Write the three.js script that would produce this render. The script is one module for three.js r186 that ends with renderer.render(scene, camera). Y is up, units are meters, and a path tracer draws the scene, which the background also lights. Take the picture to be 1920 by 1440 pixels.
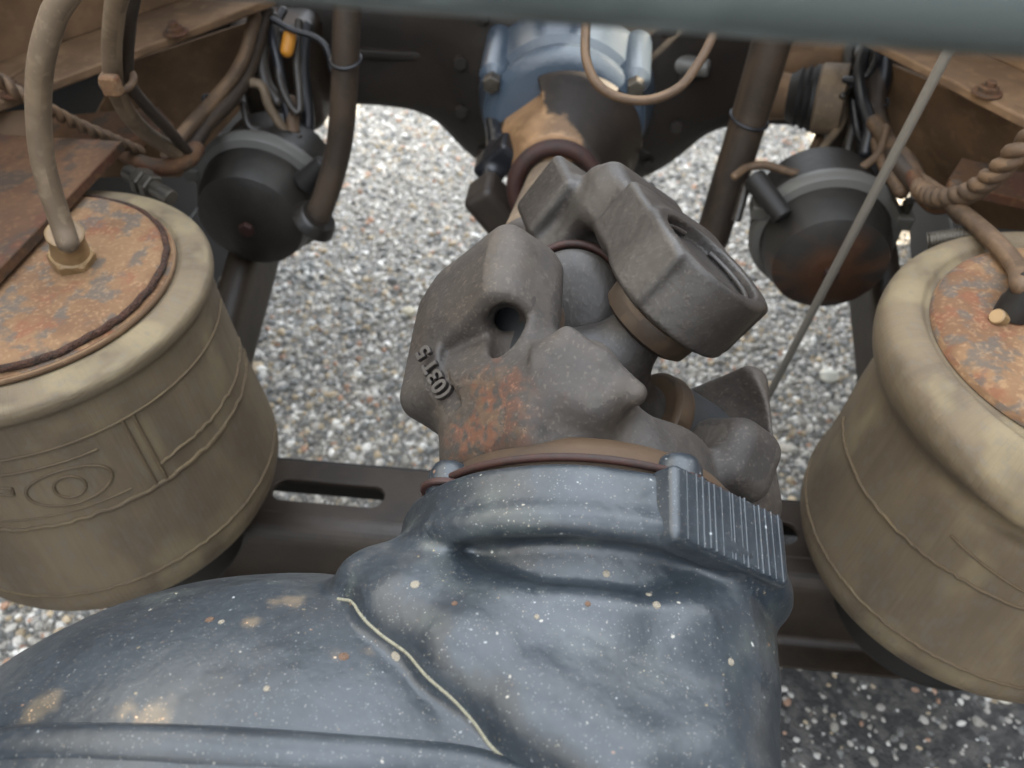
import * as THREE from 'three';
import { mergeGeometries } from 'three/addons/utils/BufferGeometryUtils.js';
import { RoundedBoxGeometry } from 'three/addons/geometries/RoundedBoxGeometry.js';
import { TextGeometry } from 'three/addons/geometries/TextGeometry.js';
import { FontLoader } from 'three/addons/loaders/FontLoader.js';

// ---------------------------------------------------------------- camera, sky, sun, exposure
const scene = new THREE.Scene();
const camera = new THREE.PerspectiveCamera(53.07, 4 / 3, 0.01, 400);
camera.position.set(0.03, 1.05, 0);
camera.rotation.set(-Math.PI / 4, Math.PI / 30, 0, 'YXZ');
camera.focus = 0.43;
camera.userData.fStop = 8.5;

const SUN = new THREE.Vector3(0.75, 0.62, -0.22).normalize();
const sky = (() => {                                   // thin bright cloud: pale overhead, duller towards the horizon
  const w = 256, h = 128, d = new Float32Array(w * h * 4);
  for (let j = 0; j < h; j++) for (let i = 0; i < w; i++) {
    const el = ((j + 0.5) / h - 0.5) * Math.PI, az = ((i + 0.5) / w - 0.5) * 2 * Math.PI;
    const dir = new THREE.Vector3(Math.cos(el) * Math.cos(az), Math.sin(el), Math.cos(el) * Math.sin(az));
    const t = Math.pow(Math.max(0, dir.y), 0.85), glow = Math.pow(Math.max(0, dir.dot(SUN)), 6);
    const k = (j * w + i) * 4;
    d[k] = 0.36 * (1 - t) + 1.34 * t + 0.55 * glow;
    d[k + 1] = 0.365 * (1 - t) + 1.47 * t + 0.5 * glow;
    d[k + 2] = 0.375 * (1 - t) + 1.64 * t + 0.42 * glow;
    d[k + 3] = 1;
  }
  const t = new THREE.DataTexture(d, w, h, THREE.RGBAFormat, THREE.FloatType);
  t.mapping = THREE.EquirectangularReflectionMapping; t.magFilter = THREE.LinearFilter; t.needsUpdate = true;
  return t;
})();
scene.background = sky;
scene.environment = sky;
const sun = new THREE.DirectionalLight(0xffedd0, 5);
sun.position.copy(SUN).multiplyScalar(20);
sun.target.position.set(0, 0.5, -0.8);
sun.castShadow = true;
sun.shadow.mapSize.set(4096, 4096);
Object.assign(sun.shadow.camera, { left: -6, right: 6, top: 6, bottom: -6, near: 1, far: 60 });
scene.add(sun, sun.target);

const renderer = new THREE.WebGLRenderer({ antialias: true });
renderer.toneMapping = THREE.LinearToneMapping;
renderer.toneMappingExposure = 4.3;
renderer.shadowMap.enabled = true;

// ---------------------------------------------------------------- helpers
const V3 = (a) => new THREE.Vector3(...a);
let seed = 7;
const rnd = () => { seed = (seed * 1664525 + 1013904223) >>> 0; return seed / 4294967296; };
const h3 = (x, y, z) => { let n = Math.imul(x, 374761393) ^ Math.imul(y, 668265263) ^ Math.imul(z, 2147483629); n = Math.imul(n ^ (n >>> 13), 1274126177); return ((n ^ (n >>> 16)) >>> 0) / 4294967296; };
const sm = (t) => t * t * (3 - 2 * t);
function noise(x, y, z) {
  const X = Math.floor(x), Y = Math.floor(y), Z = Math.floor(z), a = sm(x - X), b = sm(y - Y), c = sm(z - Z);
  const l = (p, q, t) => p + (q - p) * t;
  return l(l(l(h3(X, Y, Z), h3(X + 1, Y, Z), a), l(h3(X, Y + 1, Z), h3(X + 1, Y + 1, Z), a), b), l(l(h3(X, Y, Z + 1), h3(X + 1, Y, Z + 1), a), l(h3(X, Y + 1, Z + 1), h3(X + 1, Y + 1, Z + 1), a), b), c);
}
const fbm = (x, y, z, o = 4) => { let s = 0, a = 0.5, t = 0; for (let i = 0; i < o; i++) { s += a * noise(x, y, z); t += a; a *= 0.5; x = x * 2.03 + 7; y = y * 2.01 + 3; z = z * 2.02 + 11; } return s / t; };
const clamp = (x, a = 0, b = 1) => Math.min(b, Math.max(a, x));
const step = (a, b, x) => sm(clamp((x - a) / (b - a)));
const mix = (a, b, t) => [a[0] + (b[0] - a[0]) * t, a[1] + (b[1] - a[1]) * t, a[2] + (b[2] - a[2]) * t];

// tileable 2D value noise for textures
function tnoise(u, v, p, s) {
  const x = u * p, y = v * p, X = Math.floor(x), Y = Math.floor(y), a = sm(x - X), b = sm(y - Y), m = (k) => ((k % p) + p) % p;
  const f = (i, j) => h3(m(i), m(j), s);
  return (f(X, Y) * (1 - a) + f(X + 1, Y) * a) * (1 - b) + (f(X, Y + 1) * (1 - a) + f(X + 1, Y + 1) * a) * b;
}
const tfbm = (u, v, p, s, o = 4) => { let r = 0, a = 0.5, t = 0; for (let i = 0; i < o; i++) { r += a * tnoise(u, v, p, s + i); t += a; a *= 0.55; p *= 2; } return r / t; };
const toS = (c) => 255 * (c <= 0.0031308 ? 12.92 * c : 1.055 * Math.pow(c, 1 / 2.4) - 0.055);
function texture(n, fn, colour = true) {               // fn(u, v) -> linear rgb, or one value
  const d = new Uint8Array(n * n * 4);
  for (let j = 0; j < n; j++) for (let i = 0; i < n; i++) {
    const c = fn(i / n, j / n), k = (j * n + i) * 4;
    if (colour) { d[k] = toS(clamp(c[0])); d[k + 1] = toS(clamp(c[1])); d[k + 2] = toS(clamp(c[2])); } else d[k] = d[k + 1] = d[k + 2] = 255 * clamp(c);
    d[k + 3] = 255;
  }
  const t = new THREE.DataTexture(d, n, n); t.wrapS = t.wrapT = THREE.RepeatWrapping; t.magFilter = THREE.LinearFilter;
  if (colour) t.colorSpace = THREE.SRGBColorSpace;
  t.needsUpdate = true; return t;
}
// soft-edged specks scattered over a tile: list of [u, v, radius, strength, colour index]
function specks(count, rmin, rmax, s0) { const r = []; let s = s0; const q = () => { s = (s * 1664525 + 1013904223) >>> 0; return s / 4294967296; }; for (let i = 0; i < count; i++) r.push([q(), q(), rmin + (rmax - rmin) * Math.pow(q(), 4), q(), q(), q() * 6.28]); return r; }
function speckGrid(n, list) {                          // rasterise specks once
  const a = new Float32Array(n * n), c = new Float32Array(n * n);
  for (const [u, v, r, st, ci, ph] of list) {
    const R = Math.ceil(r * n * 1.6) + 1, X = Math.floor(u * n), Y = Math.floor(v * n);
    for (let j = -R; j <= R; j++) for (let i = -R; i <= R; i++) {
      const an = Math.atan2(j, i), rr = r * n * (1 + 0.25 * Math.sin(an * 2 + ph) + 0.15 * Math.sin(an * 5 + ph * 2)), d = Math.hypot(i, j);
      const t = clamp((rr - d) / 1.2 + 0.5) * (0.45 + 0.55 * st), k = (((Y + j) % n + n) % n) * n + (((X + i) % n + n) % n);
      if (t > a[k]) { a[k] = t; c[k] = ci; }
    }
  }
  return [a, c];
}

// box-projected texture coordinates, in metres divided by the size of one tile
function boxUV(g, tile) {
  g = g.index ? g.toNonIndexed() : g;
  const p = g.attributes.position, uv = new Float32Array(p.count * 2), a = new THREE.Vector3(), b = new THREE.Vector3(), c = new THREE.Vector3(), n = new THREE.Vector3();
  for (let i = 0; i < p.count; i += 3) {
    a.fromBufferAttribute(p, i); b.fromBufferAttribute(p, i + 1); c.fromBufferAttribute(p, i + 2);
    n.subVectors(b, a).cross(c.clone().sub(a));
    const x = Math.abs(n.x), y = Math.abs(n.y), z = Math.abs(n.z);
    [a, b, c].forEach((q, k) => {
      const s = y >= x && y >= z ? [q.x, q.z] : z >= x ? [q.x + 0.37, q.y] : [q.z + 0.71, q.y];
      uv[(i + k) * 2] = s[0] / tile; uv[(i + k) * 2 + 1] = s[1] / tile;
    });
  }
  g.setAttribute('uv', new THREE.BufferAttribute(uv, 2));
  return g;
}
function tint(g, fn) {                                 // vertex colours from a function of position
  const p = g.attributes.position, c = new Float32Array(p.count * 3);
  for (let i = 0; i < p.count; i++) { const r = fn(p.getX(i), p.getY(i), p.getZ(i)); c[i * 3] = r[0]; c[i * 3 + 1] = r[1]; c[i * 3 + 2] = r[2]; }
  g.setAttribute('color', new THREE.BufferAttribute(c, 3));
  return g;
}
const taken = new Map();
function numbered(n) { const k = taken.get(n) ?? 0; taken.set(n, k + 1); return k ? n + '_' + String(k).padStart(3, '0') : n; }
function thing(name, label, category, group) {
  const o = new THREE.Group(); o.name = numbered(name); o.userData = { label, category }; if (group) o.userData.group = group;
  scene.add(o); return o;
}
function mesh(name, g, m, parent, label) {
  if (!g.attributes.uv || g.userData.box) g = boxUV(g, m.userData.tile || 0.25);
  const o = new THREE.Mesh(g, m); o.name = name; o.castShadow = o.receiveShadow = true;
  if (label) o.userData.label = label;
  (parent || scene).add(o); return o;
}
const B = (g) => { g.userData.box = true; return g; };   // mark a geometry for box mapping
function structure(name, g, m) { const o = mesh(name, g, m); o.userData.kind = 'structure'; return o; }

// shapes
const basis = (z, up = new THREE.Vector3(0, 1, 0)) => { const Z = z.clone().normalize(), X = new THREE.Vector3().crossVectors(Math.abs(Z.dot(up)) > 0.99 ? new THREE.Vector3(1, 0, 0) : up, Z).normalize(), Y = new THREE.Vector3().crossVectors(Z, X); return [X, Y, Z]; };
function hardLathe(profile, seg) {                       // each profile segment keeps its own edge where the profile turns sharply
  const runs = [[profile[0]]];
  for (let i = 1; i < profile.length; i++) {
    const a = runs[runs.length - 1]; a.push(profile[i]);
    if (i < profile.length - 1) { const d0 = Math.atan2(profile[i][1] - profile[i - 1][1], profile[i][0] - profile[i - 1][0]), d1 = Math.atan2(profile[i + 1][1] - profile[i][1], profile[i + 1][0] - profile[i][0]); let k = Math.abs(d1 - d0); if (k > Math.PI) k = 2 * Math.PI - k; if (k > 0.7 || seg <= 6) runs.push([profile[i]]); }
  }
  const g = mergeGeometries(runs.map((r) => { const q = new THREE.LatheGeometry(r.map((p) => new THREE.Vector2(Math.max(1e-5, p[0]), p[1])), seg); return q.toNonIndexed(); }));
  if (seg <= 6) g.computeVertexNormals();
  return g;
}
function lathe(profile, from, dir, seg = 48) {           // profile: [radius, distance along dir]
  let turn = 0; for (let i = 1; i < profile.length; i++) turn += (profile[i][0] + profile[i - 1][0]) * (profile[i][1] - profile[i - 1][1]);
  if (turn < 0) profile = profile.slice().reverse();
  const g = hardLathe(profile, seg);
  const [X, Y, Z] = basis(V3(dir));
  const m = new THREE.Matrix4().makeBasis(X, Z, Y.clone().negate()); m.setPosition(V3(from));
  return B(g.applyMatrix4(m));
}
function rod(a, b, ra, rb = ra, seg = 20, ch = 0.15) {
  const A = V3(a), D = V3(b).sub(A), L = D.length(), c = Math.min(ra * ch, L * 0.2);
  return lathe([[0, 0], [ra - c, 0], [ra, c], [rb, L - c], [rb - c, L], [0, L]], a, D.toArray(), seg);
}
function hex(a, b, r) { return rod(a, b, r, r, 6, 0.12); }
function tube(pts, r, seg = 0, rad = 14) {
  const c = new THREE.CatmullRomCurve3(pts.map(V3)), n = seg || Math.max(24, Math.round(c.getLength() / 0.006));
  const g = new THREE.TubeGeometry(c, n, r, rad), parts = [g];
  for (const t of [0, 1]) { const p = c.getPoint(t), s = new THREE.SphereGeometry(r * 0.99, rad, 8); s.translate(p.x, p.y, p.z); parts.push(s); }
  return B(mergeGeometries(parts.map((q) => { q.deleteAttribute('uv'); q.setAttribute('uv', new THREE.BufferAttribute(new Float32Array(q.attributes.position.count * 2), 2)); return q; })));
}
function torus(c, axis, R, r, seg = 64, rad = 14, arc = Math.PI * 2) {
  const g = new THREE.TorusGeometry(R, r, rad, seg, arc), [X, Y, Z] = basis(V3(axis)), m = new THREE.Matrix4().makeBasis(X, Y, Z); m.setPosition(V3(c));
  return B(g.applyMatrix4(m));
}
function box(c, size, rad = 0.003, axes) {              // axes: [x, y, z] unit vectors
  const g = new RoundedBoxGeometry(size[0], size[1], size[2], 3, Math.min(rad, Math.min(...size) * 0.49));
  const m = axes ? new THREE.Matrix4().makeBasis(...axes.map((a) => (a.isVector3 ? a : V3(a)))) : new THREE.Matrix4();
  m.setPosition(V3(c)); return B(g.applyMatrix4(m));
}
function beam(a, b, w, h, rad = 0.004, up) { const A = V3(a), D = V3(b).sub(A), ax = basis(D, up); return box(A.add(D.clone().multiplyScalar(0.5)).toArray(), [w, h, D.length()], rad, ax); }
function plate(pts, n, th, bevel = 0.0015) {            // flat outline of 3D points (coplanar), thickness along n
  const N = V3(n).normalize(), O = V3(pts[0]), X = V3(pts[1]).sub(O); X.addScaledVector(N, -X.dot(N)).normalize(); const Y = new THREE.Vector3().crossVectors(N, X);
  const s = new THREE.Shape(pts.map((p) => { const q = V3(p).sub(O); return new THREE.Vector2(q.dot(X), q.dot(Y)); }));
  const g = new THREE.ExtrudeGeometry(s, { depth: th - 2 * bevel, bevelEnabled: true, bevelSize: bevel, bevelThickness: bevel, bevelSegments: 2, curveSegments: 12 });
  const m = new THREE.Matrix4().makeBasis(X, Y, N); m.setPosition(O); return B(g.applyMatrix4(m));
}
function merge(list) { return B(mergeGeometries(list.map((g) => { g = g.index ? g.toNonIndexed() : g; for (const k of Object.keys(g.attributes)) if (!['position', 'normal', 'uv'].includes(k)) g.deleteAttribute(k); return g; }))); }
function twist(pts, R, r, turns) {                     // two strands wound round each other
  const c = new THREE.CatmullRomCurve3(pts.map(V3)), n = 160, fr = c.computeFrenetFrames(n), out = [];
  for (const ph of [0, Math.PI]) {
    const q = []; for (let i = 0; i <= n; i++) { const p = c.getPointAt(i / n), a = ph + turns * 2 * Math.PI * i / n; p.addScaledVector(fr.normals[i], R * Math.cos(a)).addScaledVector(fr.binormals[i], R * Math.sin(a)); q.push(p.toArray()); }
    out.push(tube(q, r, 220, 10));
  }
  return merge(out);
}

// signed distance fields, meshed with surface nets: cast parts
const len = (x, y, z) => Math.sqrt(x * x + y * y + z * z);
const F = {
  capsule: (a, b, ra, rb = ra) => { const [ax, ay, az] = a, bx = b[0] - ax, by = b[1] - ay, bz = b[2] - az, L = bx * bx + by * by + bz * bz || 1e-9; return (x, y, z) => { x -= ax; y -= ay; z -= az; const t = clamp((x * bx + y * by + z * bz) / L); return len(x - bx * t, y - by * t, z - bz * t) - (ra + (rb - ra) * t); }; },
  box: (c, h, r, ax) => { const [X, Y, Z] = ax || [[1, 0, 0], [0, 1, 0], [0, 0, 1]], hx = h[0] - r, hy = h[1] - r, hz = h[2] - r; return (x, y, z) => { x -= c[0]; y -= c[1]; z -= c[2]; const p = Math.abs(x * X[0] + y * X[1] + z * X[2]) - hx, q = Math.abs(x * Y[0] + y * Y[1] + z * Y[2]) - hy, s = Math.abs(x * Z[0] + y * Z[1] + z * Z[2]) - hz; return len(Math.max(p, 0), Math.max(q, 0), Math.max(s, 0)) + Math.min(Math.max(p, q, s), 0) - r; }; },
  cyl: (a, b, ra, rb, r = 0.003) => { const [ax, ay, az] = a; let bx = b[0] - ax, by = b[1] - ay, bz = b[2] - az; const L = len(bx, by, bz); bx /= L; by /= L; bz /= L; return (x, y, z) => { x -= ax; y -= ay; z -= az; const t = x * bx + y * by + z * bz, q = len(x - bx * t, y - by * t, z - bz * t) - (ra + (rb - ra) * clamp(t / L)) + r, s = Math.abs(t - L / 2) - L / 2 + r; return len(Math.max(q, 0), Math.max(s, 0), 0) + Math.min(Math.max(q, s), 0) - r; }; },
  ball: (c, s, ax) => { const [X, Y, Z] = ax || [[1, 0, 0], [0, 1, 0], [0, 0, 1]]; return (x, y, z) => { x -= c[0]; y -= c[1]; z -= c[2]; const p = x * X[0] + y * X[1] + z * X[2], q = x * Y[0] + y * Y[1] + z * Y[2], w = x * Z[0] + y * Z[1] + z * Z[2], k0 = len(p / s[0], q / s[1], w / s[2]), k1 = len(p / s[0] ** 2, q / s[1] ** 2, w / s[2] ** 2); return k1 < 1e-9 ? -Math.min(...s) : k0 * (k0 - 1) / k1; }; },
};
F.ring = (c, ax, R, r) => (x, y, z) => { x -= c[0]; y -= c[1]; z -= c[2]; const t = x * ax[0] + y * ax[1] + z * ax[2], q = len(x - ax[0] * t, y - ax[1] * t, z - ax[2] * t) - R; return Math.sqrt(q * q + t * t) - r; };
const smin = (a, b, k) => { const h = Math.max(k - Math.abs(a - b), 0) / k; return Math.min(a, b) - h * h * k * 0.25; };
function field(list) { return (x, y, z) => { let d = 1e3; for (const [op, k, f] of list) { const e = f(x, y, z); d = op > 0 ? (d > 100 ? e : smin(d, e, k)) : -smin(-d, e, k); } return d; }; }
function surface(lo, hi, cell, f) {
  const n = [0, 1, 2].map((i) => Math.ceil((hi[i] - lo[i]) / cell) + 1), [nx, ny, nz] = n, val = new Float32Array(nx * ny * nz), S = 6;
  for (let Z = 0; Z < nz; Z += S) for (let Y = 0; Y < ny; Y += S) for (let X = 0; X < nx; X += S) {
    const c = f(lo[0] + (X + S / 2) * cell, lo[1] + (Y + S / 2) * cell, lo[2] + (Z + S / 2) * cell), far = Math.abs(c) > S * cell * 2.2;
    for (let z = Z; z < Math.min(nz, Z + S); z++) for (let y = Y; y < Math.min(ny, Y + S); y++) for (let x = X; x < Math.min(nx, X + S); x++) val[(z * ny + y) * nx + x] = far ? c : f(lo[0] + x * cell, lo[1] + y * cell, lo[2] + z * cell);
  }
  const id = new Int32Array(nx * ny * nz).fill(-1), pos = [], idx = [], I = (x, y, z) => (z * ny + y) * nx + x;
  for (let z = 0; z < nz - 1; z++) for (let y = 0; y < ny - 1; y++) for (let x = 0; x < nx - 1; x++) {
    let s = 0, cx = 0, cy = 0, cz = 0, m = 0; const v = [];
    for (let k = 0; k < 8; k++) { const q = val[I(x + (k & 1), y + ((k >> 1) & 1), z + (k >> 2))]; v.push(q); if (q < 0) m++; }
    if (m === 0 || m === 8) continue;
    for (let k = 0; k < 8; k++) for (const b of [1, 2, 4]) if (!(k & b)) { const p = v[k], q = v[k | b]; if ((p < 0) !== (q < 0)) { const t = p / (p - q); cx += (k & 1) + (b === 1 ? t : 0); cy += ((k >> 1) & 1) + (b === 2 ? t : 0); cz += (k >> 2) + (b === 4 ? t : 0); s++; } }
    id[I(x, y, z)] = pos.length / 3; pos.push(lo[0] + (x + cx / s) * cell, lo[1] + (y + cy / s) * cell, lo[2] + (z + cz / s) * cell);
  }
  for (let z = 1; z < nz - 1; z++) for (let y = 1; y < ny - 1; y++) for (let x = 1; x < nx - 1; x++) {
    const a = val[I(x, y, z)] < 0;
    const quad = (p, q, r, s, flip) => { if (p < 0 || q < 0 || r < 0 || s < 0) return; flip ? idx.push(p, r, q, p, s, r) : idx.push(p, q, r, p, r, s); };
    if (a !== val[I(x + 1, y, z)] < 0) quad(id[I(x, y - 1, z - 1)], id[I(x, y, z - 1)], id[I(x, y, z)], id[I(x, y - 1, z)], !a);
    if (a !== val[I(x, y + 1, z)] < 0) quad(id[I(x - 1, y, z - 1)], id[I(x - 1, y, z)], id[I(x, y, z)], id[I(x, y, z - 1)], !a);
    if (a !== val[I(x, y, z + 1)] < 0) quad(id[I(x - 1, y - 1, z)], id[I(x, y - 1, z)], id[I(x, y, z)], id[I(x - 1, y, z)], !a);
  }
  const nor = new Float32Array(pos.length), e = cell * 0.4;
  for (let i = 0; i < pos.length; i += 3) {
    let x = pos[i], y = pos[i + 1], z = pos[i + 2], gx, gy, gz;
    for (let it = 0; it < 2; it++) { gx = f(x + e, y, z) - f(x - e, y, z); gy = f(x, y + e, z) - f(x, y - e, z); gz = f(x, y, z + e) - f(x, y, z - e); const l = len(gx, gy, gz) || 1; gx /= l; gy /= l; gz /= l; const d = clamp(f(x, y, z), -cell * 0.5, cell * 0.5); if (it === 0) { x -= gx * d; y -= gy * d; z -= gz * d; } }
    pos[i] = x; pos[i + 1] = y; pos[i + 2] = z; nor[i] = gx; nor[i + 1] = gy; nor[i + 2] = gz;
  }
  const g = new THREE.BufferGeometry(); g.setAttribute('position', new THREE.Float32BufferAttribute(pos, 3)); g.setAttribute('normal', new THREE.BufferAttribute(nor, 3)); g.setIndex(idx);
  return g;
}
function snap(p, f) { let [x, y, z] = p; let g; for (let i = 0; i < 30; i++) { const e = 4e-4, d = f(x, y, z); g = [f(x + e, y, z) - f(x - e, y, z), f(x, y + e, z) - f(x, y - e, z), f(x, y, z + e) - f(x, y, z - e)]; const l = len(...g) || 1; g = g.map((q) => q / l); x -= g[0] * d; y -= g[1] * d; z -= g[2] * d; } return [[x, y, z], g]; }

// ---------------------------------------------------------------- materials
const bumpFine = texture(512, (u, v) => 0.6 * tfbm(u, v, 48, 3, 3) + 0.4 * tfbm(u, v, 12, 9, 3), false);
const bumpCast = texture(512, (u, v) => { const a = tfbm(u, v, 64, 21, 3); return 0.75 * a * a + 0.25 * tfbm(u, v, 10, 29, 3); }, false);
function mat(o, tile = 0.25) { const m = new THREE.MeshStandardMaterial(o); m.userData.tile = tile; return m; }
const paintMap = (() => {
  const n = 1024, [a, c] = speckGrid(n, [...specks(9000, 0.0004, 0.0010, 11), ...specks(300, 0.0008, 0.0032, 77)]);
  return texture(n, (u, v) => {
    const d = tfbm(u, v, 6, 40, 5), f = tfbm(u, v, 90, 44, 2), k = Math.min(n - 1, Math.floor(v * n)) * n + Math.min(n - 1, Math.floor(u * n));
    let col = mix([0.012, 0.0165, 0.0215], [0.031, 0.038, 0.045], step(0.36, 0.78, d) * 0.6 + 0.4 * f);
    const sp = c[k] < 0.45 ? [0.50, 0.46, 0.38] : c[k] < 0.75 ? [0.42, 0.44, 0.44] : c[k] < 0.9 ? [0.40, 0.31, 0.17] : [0.30, 0.16, 0.09];
    return mix(col, sp, a[k] * 0.6);
  });
})();
const M = {};
M.paint = mat({ map: paintMap, bumpMap: bumpFine, bumpScale: 0.0005, roughness: 0.37, metalness: 0.0, vertexColors: true }, 0.24);
M.paintPlain = mat({ map: paintMap, bumpMap: bumpFine, bumpScale: 0.0004, roughness: 0.38 }, 0.24);
M.carrier = mat({ color: new THREE.Color().setRGB(0.050, 0.068, 0.092), bumpMap: bumpFine, bumpScale: 0.0005, roughness: 0.32 }, 0.2);
const castMap = texture(512, (u, v) => {
  const d = tfbm(u, v, 5, 60, 5), g = tfbm(u, v, 160, 66, 2), q = tfbm(u, v, 28, 70, 3);
  let c = mix([0.020, 0.0155, 0.0125], [0.038, 0.031, 0.025], step(0.3, 0.75, d));
  c = mix(c, [0.10, 0.083, 0.066], 0.35 * step(0.62, 0.85, g)); return mix(c, [0.020, 0.017, 0.014], 0.4 * step(0.62, 0.8, q));
});
M.cast = mat({ map: castMap, bumpMap: bumpCast, bumpScale: 0.0006, roughness: 0.7, vertexColors: true }, 0.22);
M.castGrey = mat({ map: castMap, bumpMap: bumpCast, bumpScale: 0.0003, roughness: 0.48, color: 0xf4f8ff, metalness: 0.1 }, 0.2);
M.seal = mat({ color: 0x2b2c2d, roughness: 0.5, bumpMap: bumpFine, bumpScale: 0.0003 }, 0.2);
M.steelBlue = mat({ color: 0x55534f, roughness: 0.5, metalness: 0.15, bumpMap: bumpFine, bumpScale: 0.0003 }, 0.2);
const rustMap = texture(512, (u, v) => {
  const a = tfbm(u, v, 7, 80, 5), b = tfbm(u, v, 14, 84, 5), g = tfbm(u, v, 120, 88, 2), e = tfbm(u, v, 22, 91, 4);
  let c = mix([0.105, 0.052, 0.023], [0.155, 0.086, 0.040], step(0.35, 0.68, a));
  c = mix(c, [0.13, 0.043, 0.018], step(0.52, 0.74, b) * 0.7); c = mix(c, [0.066, 0.055, 0.044], step(0.50, 0.68, e) * 0.8);
  return mix(c, [0.27, 0.17, 0.09], 0.4 * step(0.5, 0.9, g));
});
M.rust = mat({ map: rustMap, bumpMap: bumpCast, bumpScale: 0.0012, roughness: 0.88 }, 0.3);
M.crust = mat({ map: rustMap, color: 0x8a6f5c, bumpMap: bumpCast, bumpScale: 0.004, roughness: 0.9 }, 0.12);
M.rustPlain = mat({ map: rustMap, color: 0xb9a894, bumpMap: bumpFine, bumpScale: 0.0006, roughness: 0.85 }, 0.5);
M.rustRing = mat({ color: 0x6e4029, roughness: 0.7, map: rustMap }, 0.3);
const dirtMap = texture(512, (u, v) => {
  const a = tfbm(u, v, 6, 100, 5), b = tfbm(u, v, 40, 104, 3), s = tfbm(u, v, 3, 109, 4);
  let c = mix([0.14, 0.10, 0.065], [0.27, 0.20, 0.135], step(0.32, 0.7, a));
  c = mix(c, [0.07, 0.055, 0.042], 0.6 * step(0.55, 0.75, s)); return mix(c, [0.33, 0.26, 0.18], 0.3 * step(0.55, 0.8, b));
});
M.frame = mat({ map: dirtMap, color: 0xd2bda6, bumpMap: bumpFine, bumpScale: 0.0008, roughness: 0.82 }, 0.45);
M.black = mat({ map: dirtMap, color: 0x3a3a3c, bumpMap: bumpFine, bumpScale: 0.0006, roughness: 0.42 }, 0.4);
M.beam = mat({ map: dirtMap, color: 0x5c554e, bumpMap: bumpFine, bumpScale: 0.0005, roughness: 0.5 }, 0.5);
M.chamberStain = mat({ map: dirtMap, color: 0x4a4e54, bumpMap: bumpFine, bumpScale: 0.0006, roughness: 0.55, vertexColors: true }, 0.4);
M.chamber = mat({ map: dirtMap, color: 0x4a4e54, bumpMap: bumpFine, bumpScale: 0.0008, roughness: 0.5 }, 0.4);
M.greasy = mat({ map: dirtMap, color: 0x6f6459, bumpMap: bumpFine, bumpScale: 0.0006, roughness: 0.5 }, 0.4);
M.axleDark = mat({ map: dirtMap, color: 0x443e39, bumpMap: bumpFine, bumpScale: 0.0008, roughness: 0.7 }, 0.45);
M.blackMatt = mat({ map: dirtMap, color: 0x2d2b2a, roughness: 0.65 }, 0.4);
M.hose = mat({ map: dirtMap, color: 0xd2cec6, roughness: 0.75, bumpMap: bumpFine, bumpScale: 0.0003 }, 0.25);
M.hoseBrown = mat({ map: dirtMap, color: 0xb09f8d, roughness: 0.72, bumpMap: bumpFine, bumpScale: 0.0004 }, 0.25);
M.hoseDark = mat({ map: dirtMap, color: 0x6b625a, roughness: 0.62, bumpMap: bumpFine, bumpScale: 0.0004 }, 0.3);
M.wire = mat({ map: dirtMap, color: 0x62656b, roughness: 0.42 }, 0.3);
M.sealBrown = mat({ map: dirtMap, color: 0x7d6f5e, roughness: 0.6, bumpMap: bumpFine, bumpScale: 0.0003 }, 0.3);
M.rustOrange = mat({ map: rustMap, color: 0xffe6cc, roughness: 0.85, bumpMap: bumpCast, bumpScale: 0.001 }, 0.12);
M.wireBlack = mat({ color: 0x15161a, roughness: 0.4 }, 0.3);
M.orange = mat({ color: 0xb07522, roughness: 0.5 }, 0.3);
M.brass = mat({ map: dirtMap, color: 0xfff0cf, roughness: 0.5, metalness: 0.15, bumpMap: bumpFine, bumpScale: 0.0003 }, 0.3);
M.bolt = mat({ map: dirtMap, color: 0x8f99a4, roughness: 0.45, metalness: 0.4, bumpMap: bumpFine, bumpScale: 0.0004 }, 0.2);
M.galv = mat({ color: 0x6c675f, roughness: 0.55, metalness: 0.2, bumpMap: bumpFine, bumpScale: 0.0004 }, 0.15);
M.bar = mat({ color: 0x7d878b, roughness: 0.45, metalness: 0.0, map: texture(256, (u, v) => { const a = tfbm(u, v, 4, 120, 4); return mix([0.30, 0.31, 0.29], [1, 1, 0.97], step(0.34, 0.62, a)); }) }, 0.2);
const bagMap = texture(512, (u, v) => {
  const a = tfbm(u, v, 5, 130, 5), b = tfbm(u, v, 50, 134, 3), y = tfbm(u, v, 4, 139, 4);
  const k = tnoise(u, 0.5, 90, 151) * 0.6 + tnoise(u, 0.5, 37, 153) * 0.4;
  let c = mix([0.080, 0.057, 0.034], [0.142, 0.105, 0.060], clamp(step(0.3, 0.72, a) * 0.6 + 0.25 * (k - 0.2)));
  c = mix(c, [0.22, 0.175, 0.095], 0.4 * step(0.58, 0.78, y)); return mix(c, [0.10, 0.088, 0.072], 0.35 * step(0.5, 0.8, b));
});
const bagBump = texture(512, (u, v) => {                // fine moulded lines that run up the bag, in uv of the lathe
  const s = (u * 60) % 1, l = Math.exp(-Math.pow((s - 0.5) / 0.07, 2)) * (0.4 + 0.6 * h3(Math.floor(u * 60), 4, 4));
  return 0.35 + 0.22 * l + 0.25 * (tfbm(u, v, 40, 150, 3) - 0.5);
}, false);
M.greasyTint = mat({ map: dirtMap, color: 0x4d4641, bumpMap: bumpFine, bumpScale: 0.0006, roughness: 0.6, vertexColors: true }, 0.4);
M.bag = new THREE.MeshStandardMaterial({ map: bagMap, bumpMap: bagBump, bumpScale: 0.0011, roughness: 0.78 });
M.bagRib = mat({ map: bagMap, color: 0xdcd4c8, roughness: 0.8 }, 0.3);
M.white = mat({ color: 0xb8bcc0, roughness: 0.5 }, 1);
M.tyre = mat({ color: 0x1b1b1c, roughness: 0.85 }, 1);
M.glass = mat({ color: 0x101418, roughness: 0.1 }, 1);

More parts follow.
